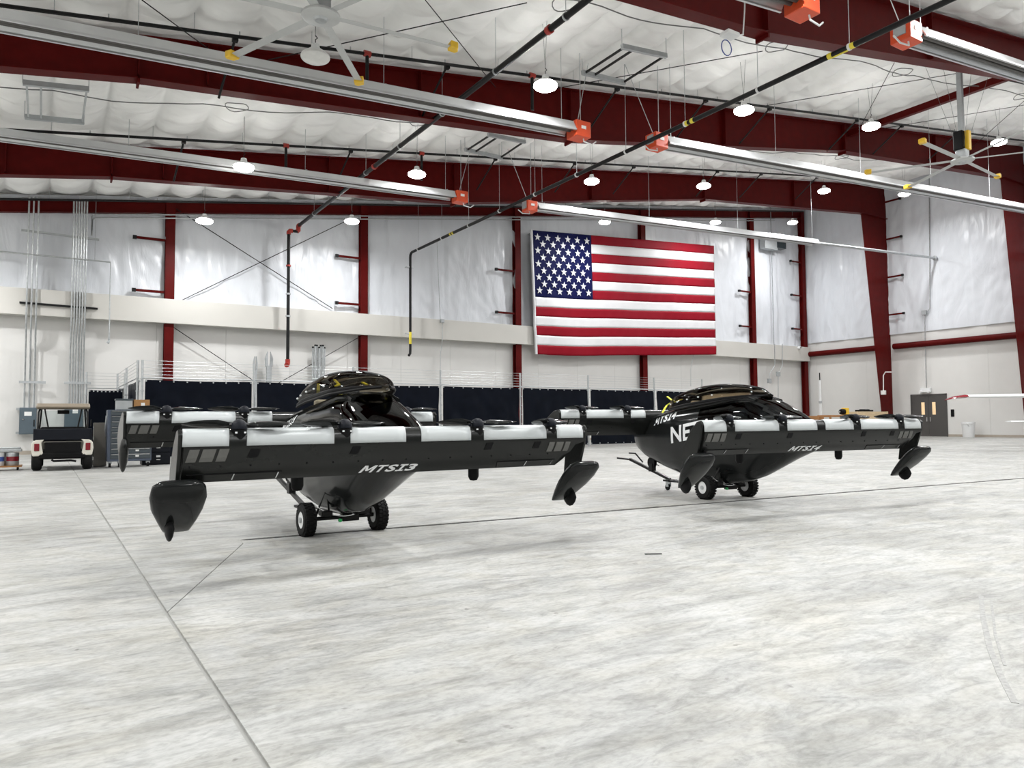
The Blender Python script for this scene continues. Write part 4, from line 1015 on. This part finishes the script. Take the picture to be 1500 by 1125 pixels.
# ================================================================ FENCE
FYY, FH = 28.5, 2.86
posts = [2.85, 6.62, 10.5, 14.42, 18.53, 22.5, 26.86, 30.4]
def fence_run(label, pts, screens=True, h=FH, wires=5, wtop=.62):
    o = Vector((pts[0][0], pts[0][1], 0)); t = thing('screened_fence', label, 'fence', tuple(o), 0, 'screened chain link fences')
    P = [Vector((p[0], p[1], 0)) - o for p in pts]
    for p in P:
        g = MB().tube([p, p + Vector((0, 0, h + wtop))], .042, 8).build('post', 'galv', t, smooth=True)
        m = MB()
        for k in range(7): m.box(p + Vector((0, -.045, .3 + k * .42)), (.13, .02, .035))
        m.build('tie_band', 'galv', g)['kind'] = 'stuff'
    for a, b in zip(P, P[1:]):
        MB().tube([a + Vector((0, 0, h)), b + Vector((0, 0, h))], .024, 7).build('top_rail', 'galv', t)
        MB().tube([a + Vector((0, 0, .08)), b + Vector((0, 0, .08))], .012, 6).build('bottom_wire', 'galv', t)
        for k in range(wires):
            z = h + .12 + k * (wtop - .14) / (wires - 1)
            MB().tube([a + Vector((0, 0, z)), b + Vector((0, 0, z))], .006, 5).build('barbed_wire', 'galv', t)
        d = (b - a); L = d.length; d.normalize(); nn = Vector((d.y, -d.x, 0))
        sd = random.random() * 40
        def fn(u, v):
            s = .09 + u * (L - .18)
            w = .10 * noise.noise((s * .9 + sd, v * 1.6, sd)) + .05 * noise.noise((s * 2.6 + v * 2, v * 3.5, sd + 5))
            w *= math.sin(PI * min(1, v * 1.15)) ** .5 if v < .87 else .3
            return a + d * s + nn * (.06 + w) + Vector((0, 0, .10 + v * (h - .17) - .02 * math.sin(PI * u) * v))
        sc = MB().grid(fn, 44, 28).build('screen', 'screen', t, smooth='all')
        m = MB()
        for k in range(9):
            s = .12 + k * (L - .24) / 8
            for v in (.02, .985): m.box(Vector(fn((s - .09) / (L - .18), v)) + nn * .012, (.045, .012, .045))
        m.build('grommet', 'galv_dull', sc)['kind'] = 'stuff'
    return t
fence_run('long dark screened fence with barbed wire behind both aircraft', [(x, FYY) for x in posts])
fence_run('short return of the screened fence running back to the wall', [(2.72, FYY + .15), (2.72, 32.8), (2.72, 37.0)])
pa, pb = onY(126, 568, 33.0), onY(183, 568, 33.0)
fence_run('narrow screened fence panel behind the utility vehicle', [(pa.x, 33.0), (pb.x, 33.0)], h=2.66)

# ================================================================ UTILITY VEHICLE
ux = (onZ(52, 689).x + onZ(131, 688).x) / 2
t = thing('utility_vehicle', 'small black and cream utility vehicle with cargo box and beige roof', 'utility vehicle', (ux, 24.4, 0), R(-1))
for s in (-1, 1):
    for y in (-.35, 1.55):
        w = MB().lathe([(.12, -.11), (.24, -.12), (.285, -.08), (.29, 0), (.285, .08), (.24, .12), (.12, .11)], (s * .60, y, .29), 'X', 24, loop=True).build('wheel', 'tyre', t, smooth=True)
        MB().lathe([(.13, -.09), (.10, -.06), (.10, .06), (.13, .09)], (s * .60, y, .29), 'X', 16).build('rim', 'galv_dull', w)
MB().box((0, .6, .42), (1.02, 2.5, .22)).build('chassis', 'matte_black', t, bev=.03)
MB().box((0, -.62, .40), (1.12, .12, .16)).build('rear_bumper', 'matte_black', t, bev=.03)
MB().box((0, -.5, .62), (.86, .3, .30)).build('rear_panel', 'matte_black', t, bev=.02)
MB().tube([(-.25, -.72, .30), (-.2, -.74, .26), (.2, -.74, .27), (.32, -.72, .24)], .03, 7).build('exhaust', 'matte_black', t)
for s in (-1, 1):
    f = MB().prism([(s * .44, .40), (s * .70, .40), (s * .735, .60), (s * .72, .76), (s * .63, .84), (s * .42, .86), (s * .50, .76)], 'Y', -.68, -.2).build('rear_fender', 'cream', t, bev=.03)
    MB().box((s * .60, -.69, .64), (.12, .03, .20)).build('tail_lamp', 'tail_red', f, bev=.012)
    MB().prism([(s * .50, .40), (s * .74, .40), (s * .74, .80), (s * .5, .84)], 'Y', 1.1, 2.0).build('front_fender', 'cream', t, bev=.03)
cb = MB()
cb.box((0, -.62, .98), (1.36, .04, .32)); cb.box((-.67, -.15, .98), (.04, .94, .32)); cb.box((.67, -.15, .98), (.04, .94, .32)); cb.box((0, .3, .98), (1.36, .04, .32)); cb.box((0, -.15, .84), (1.36, .94, .05))
cb.build('cargo_box', 'navy_black', t, bev=.012)
MB().box((0, -.655, .98), (1.28, .025, .28)).build('tailgate', 'navy_black', t, bev=.008)
MB().box((0, .55, 1.02), (1.1, .14, .34)).build('seat_back', 'matte_black', t, bev=.04)
MB().box((0, .80, .84), (1.1, .5, .14)).build('seat', 'matte_black', t, bev=.04)
MB().prism([(1.2, .45), (2.05, .45), (2.05, .80), (1.75, 1.02), (1.25, 1.08)], 'X', -.62, .62).build('front_body', 'cream', t, bev=.04)
for s in (-1, 1):
    MB().tube([(s * .62, .36, .85), (s * .60, .40, 1.60), (s * .56, .48, 1.72)], .024, 8).build('roll_frame', 'steel_black', t, smooth=True)
    MB().tube([(s * .60, 1.35, 1.02), (s * .54, 1.0, 1.72)], .022, 8).build('roll_frame', 'steel_black', t)
    MB().tube([(s * .36, .50, 1.15), (s * .46, .46, 1.72)], .02, 8).build('roll_frame', 'steel_black', t)
    MB().box((s * .72, 1.05, 1.3), (.03, .12, .2)).build('side_mirror', 'steel_black', t)
MB().tube([(-.56, .48, 1.72), (.56, .48, 1.72)], .022, 8).build('roll_frame', 'steel_black', t)
MB().prism([(.32, 1.70), (1.25, 1.70), (1.30, 1.74), (1.2, 1.84), (.45, 1.86), (.28, 1.76)], 'X', -.66, .66).build('roof', 'beige_roof', t, bev=.03)
MB().box((0, 1.22, 1.38), (1.1, .012, .62), rx=R(28)).build('windscreen', 'clear', t)
MB().box((0, 1.0, 1.62), (.30, .03, .11)).build('rear_view_mirror', 'steel_black', t, bev=.01)

# ================================================================ TOOL STORAGE BY THE FENCE
cx0 = onZ(155, 686).x; cy = 24.3
t = thing('tool_chest', 'tall slate blue roller tool chest with many drawers beside the fence', 'tool chest', (cx0 + .62, cy, 0))
MB().box((0, .3, .92), (1.16, .62, 1.50)).build('body', 'chest_blue', t, bev=.02)
for i in range(9):
    z = .26 + i * .158
    d = MB().box((.03, -.02, z + .06), (1.06, .03, .145)).build('drawer', 'chest_grey', t, bev=.006)
    MB().box((.03, -.045, z + .11), (1.0, .03, .022)).build('pull', 'chrome', d)
    for x in (-.15, .2): MB().box((x, -.038, z + .06), (.09, .006, .05)).build('label', 'white_plate', d)
for x in (-.5, -.25, .5):
    c = MB().lathe([(.02, -.03), (.075, -.03), (.075, .03), (.02, .03)], (x, .1, .075), 'X', 14).build('caster', 'tyre', t); MB().box((x, .1, .13), (.1, .1, .06)).build('caster_fork', 'galv_dull', c)
MB().tube([(-.60, .25, 1.5), (-.63, .2, 1.1), (-.6, .3, .9)], .015, 6).build('side_cable', 'galv', t, smooth=True)
o = tag(MB().box((0, 0, .14), (.42, .40, .28)).build('tool_case', 'galv_dull', bev=.015), 'grey tool case on top of the slate blue tool chest', 'case'); o.location = (cx0 + .47, cy + .25, 1.672)
MB().box((0, 0, .30), (.46, .44, .05)).build('lid', 'chest_grey', o, bev=.01)
t = thing('cardboard_box', 'brown cardboard box on top of the slate blue tool chest', 'box', (cx0 + .93, cy + .28, 1.672))
MB().box((0, 0, .15), (.42, .40, .30)).build('carton', 'cardboard', t, bev=.006); MB().box((.03, -.202, .13), (.10, .004, .16)).build('label', 'white_plate', t)
t = thing('low_cabinet', 'taupe laminate cabinet beside the slate blue tool chest', 'cabinet', (onZ(146.5, 684).x, 25.02, 0))
MB().box((0, .2, .66), (.34, .5, 1.28)).build('body', 'taupe', t, bev=.01)
for i in range(4): MB().box((-.18, .0, .25 + .3 * i), (.02, .04, .1)).build('hinge', 'chrome', t)
t = thing('filing_cabinet', 'black filing cabinet with silver label holder beside the tool chest', 'filing cabinet', (onZ(232, 682).x, 25.0, 0))
MB().box((0, .3, .55), (.78, .6, 1.1)).build('body', 'navy_black', t, bev=.01)
for i in range(3):
    d = MB().box((0, -.012, .2 + .36 * i), (.74, .03, .33)).build('drawer', 'navy_black', t, bev=.006)
    MB().box((.05, -.035, .26 + .36 * i), (.12, .02, .06)).build('label_holder', 'chrome', d); MB().box((.05, -.04, .16 + .36 * i), (.11, .03, .025)).build('handle', 'chrome', d)
t = thing('bar_rack', 'low white two bar rack between the utility vehicle and cabinet', 'rack', (onY(134, 668, 26.75).x, 26.75, 0))
for z in (.14, .42): MB().box((0, 0, z), (.5, .12, .09)).build('bar', 'white', t, bev=.02)
for s in (-1, 1): MB().box((s * .2, .0, .24), (.04, .08, .48)).build('leg', 'steel_black', t)
# loaded platform cart at the left edge
t = thing('platform_cart', 'low wheeled platform cart loaded with cans at the wall', 'cart', (onZ(2, 690).x, 24.9, 0))
MB().box((0, 0, .11), (.92, .7, .04)).build('deck', 'wood_dark', t)
for sx in (-1, 1):
    for sy in (-1, 1): MB().lathe([(.015, -.02), (.045, -.02), (.045, .02), (.015, .02)], (sx * .36, sy * .25, .045), 'X', 12).build('caster', 'tyre', t)
ox = onZ(2, 690).x
def can(lab, x, y, mt, r=.15, h=.36, z=.13, band='label_blue'):
    t = thing('paint_can', lab, 'can', (ox + x, 24.9 + y, z), 0, 'cans on the platform cart')
    MB().lathe([(r * .95, 0), (r, .01), (r, h - .02), (r * .97, h), (r * .9, h), (r * .9, h - .015)], n=20).build('can', mt, t, smooth=True)
    MB().lathe([(r + .002, h * .35), (r + .002, h * .7)], n=20).build('label', band, t)
can('white pail with a blue label on the platform cart', -.1, -.17, 'white'); can('silver pail with a red label on the platform cart', .24, -.16, 'galv', band='tail_red'); can('silver pail behind on the platform cart', .1, .18, 'galv', band='white_plate')
o = tag(MB().box((0, 0, .05), (.9, .5, .07)).box((.02, -.05, .115), (.8, .3, .05)).build('metal_tray', 'galv', bev=.01), 'flat metal trays laid over the pails on the platform cart', 'tray'); o.location = (ox + .0, 24.9, .495)

# ================================================================ THINGS BY THE RIGHT WALL
a, b = onY(1252, 603, 28.4), onY(1298, 602.5, 28.4)
t = thing('shipping_crate', 'large pale pine shipping crate in front of the tapered column', 'crate', ((a.x + b.x) / 2, 28.9, 0))
W, Hh = b.x - a.x, (a.z + b.z) / 2
for i in range(6): MB().box((0, -.6, Hh * (i + .5) / 6), (W, .03, Hh / 6 - .012)).build('board', 'wood', t)
MB().box((0, 0, Hh / 2), (W - .04, 1.14, Hh - .02)).build('body', 'wood', t)
for s in (-1, 1): MB().box((s * (W / 2 - .08), -.63, Hh / 2), (.12, .03, Hh)).build('batten', 'wood', t)
o = tag(MB().box((0, 0, .05), (1.6, .3, .1)).box((-.2, 0, .12), (.5, .12, .06)).box((.35, 0, .12), (.3, .15, .05)).build('long_tool', 'matte_black', bev=.01), 'long dark tool lying on top of the pine crate', 'tool'); o.location = ((a.x + b.x) / 2 - .25, 28.7, Hh + .005)
a, b = onY(1216, 608, 26.5), onY(1251, 608, 26.5)
t = thing('work_table', 'low brown wooden work table in front of the pine crate', 'table', ((a.x + b.x) / 2, 26.9, 0))
W, Hh = b.x - a.x, a.z
MB().box((0, 0, Hh - .06), (W, .9, .12)).build('table_top', 'wood_dark', t, bev=.01)
for sx in (-1, 1):
    for sy in (-1, 1): MB().box((sx * (W / 2 - .08), sy * .36, (Hh - .12) / 2), (.09, .09, Hh - .12)).build('leg', 'wood_dark', t)
t = thing('yellow_motor', 'yellow motor with a round dark end standing on the work table', 'motor', ((a.x + b.x) / 2 + .55, 26.8, Hh))
MB().box((.22, 0, .22), (.30, .35, .42)).build('body', 'yellow', t, bev=.04); MB().lathe([(.04, -.3), (.14, -.3), (.17, -.2), (.17, 0), (.1, .05)], (.05, 0, .2), 'X', 18).build('end_bell', 'matte_black', t, smooth=True); MB().lathe([(.03, -.42), (.06, -.42), (.06, -.3)], (.05, 0, .2), 'X', 12).build('shaft', 'chrome', t)
p = onY(1195.5, 609, 29.0); t = thing('wooden_stack', 'short stack of brown boards beside the white pole', 'boards', (p.x, 29.0, 0))
for i in range(6): MB().box((0, 0, p.z * (i + .5) / 6), (.42, .8, p.z / 6 - .015)).build('board', 'wood_dark', t)
p = onY(1200.5, 546, 30.5); t = thing('white_pole', 'tall slim white pole standing before the right wall', 'pole', (p.x, 30.5, 0))
MB().tube([(0, 0, .05), (0, 0, p.z - .5)], [.10, .075], 10).build('pole', 'white', t, smooth=True); MB().tube([(0, 0, p.z - .5), (0, 0, p.z)], .035, 8).build('tip', 'steel_black', t); MB().lathe([(.35, 0), (.35, .05), (.1, .08)], n=18).build('foot', 'white', t)
MB().lathe([(.09, 2.3), (.11, 2.3), (.11, 2.45), (.09, 2.45)], n=10).build('collar', 'galv_dull', t)
p = onZ(1419, 640.5); t = thing('bucket', 'plain white plastic bucket on the floor beside the double door', 'bucket', (p.x, p.y, 0))
MB().lathe([(.33, 0), (.335, .02), (.38, .86), (.41, .86), (.41, .92), (.40, 1.0), (.37, 1.0), (.36, .9)], n=24).build('pail', 'white', t, smooth=True)
MB().tube([(.42 * math.cos(a * PI / 12), -.42 * math.sin(a * PI / 12) * .35 - .1, .9 - .3 * math.sin(a * PI / 12)) for a in range(13)], .012, 6).build('bail', 'galv', t)
# parked white light aircraft, only its wing tip and tail tip reach into view
d0 = 28.0
rt = Vector((math.cos(YAW), -math.sin(YAW), 0)); fw = Vector((math.sin(YAW), math.cos(YAW), 0))
tip = fw * d0 + rt * (d0 * (1384 - 750) / FOC)
L = 7.0; ctr = tip + rt * L
t = thing('light_aircraft', 'parked white light aircraft with a red wing tip reaching past the double door', 'aircraft', (ctr.x, ctr.y, 0), -YAW)
def foil(x, c, th, y0, z0): return [Vector((x, y0 + u * c, z0 + v * th)) for u, v in ((-.5, 0), (-.42, .45), (-.2, .6), (.1, .45), (.5, .0), (.1, -.3), (-.3, -.4))]
wz = CAM_H + (611 - 580) / FOC * d0
MB().loft([foil(x, c, th, 0, wz) for x, c, th in ((-L + .62, .95, .13), (-3, 1.3, .17), (0, 1.45, .2), (3, 1.3, .17), (L, .9, .12))]).build('wing', 'white', t, smooth=True)
MB().loft([foil(x, c, th, 0, z) for x, c, th, z in ((-L, .10, .02, wz - .12), (-L + .3, .65, .10, wz - .03), (-L + .63, .955, .135, wz))]).build('wing_tip', 'tail_red', t, smooth=True)
rings = []
for y, r, z in ((-2.6, .15, 1.05), (-2.2, .38, 1.1), (-1.2, .52, 1.25), (0, .55, 1.35), (1.5, .4, 1.3), (4.2, .14, 1.15), (4.8, .06, 1.15)):
    rings.append([Vector((r * math.cos(2 * PI * j / 14), y, z + r * 1.15 * math.sin(2 * PI * j / 14))) for j in range(14)])
MB().loft(rings).build('fuselage', 'white', t, smooth=True)
MB().loft([foil(x, c, .06, 4.3, 1.08) for x, c in ((-1.75, .45), (-1.5, .7), (0, .9), (1.5, .7), (1.75, .45))]).build('tail_plane', 'white', t, smooth=True)
MB().loft([[Vector((s * .03, y, z)) for s, y in ((-1, 4.0 + dy), (1, 4.0 + dy), (1, 4.8 + dy * .6), (-1, 4.8 + dy * .6))] for z, dy in ((1.15, 0), (2.4, .5))]).build('fin', 'white', t)
for s in (-1, 1):
    MB().bar((s * .45, .2, .95), (s * 1.1, .3, .2), .12, .03).build('gear_leg', 'white', t); MB().lathe([(.06, -.07), (.16, -.08), (.19, 0), (.16, .08), (.06, .07)], (s * 1.12, .3, .19), 'X', 18).build('wheel', 'tyre', t, smooth=True)
    MB().bar((s * .5, .1, 1.0), (s * 2.8, .1, wz - .05), .1, .04).build('wing_strut', 'white', t)
MB().lathe([(.06, -.05), (.13, -.06), (.15, 0), (.13, .06), (.06, .05)], (0, -2.0, .15), 'X', 18).build('nose_wheel', 'tyre', t, smooth=True); MB().bar((0, -2.0, .25), (0, -1.95, .9), .05, .05).build('nose_leg', 'steel_black', t)
# scraps on the floor
o = tag(MB().box((0, 0, .004), (.16, .03, .006)).build('tape_scrap', 'matte_black'), 'small dark scrap of tape lying on the open floor', 'scrap'); p = onZ(957, 812); o.location = (p.x, p.y, 0); o.rotation_euler = (0, 0, R(-30))
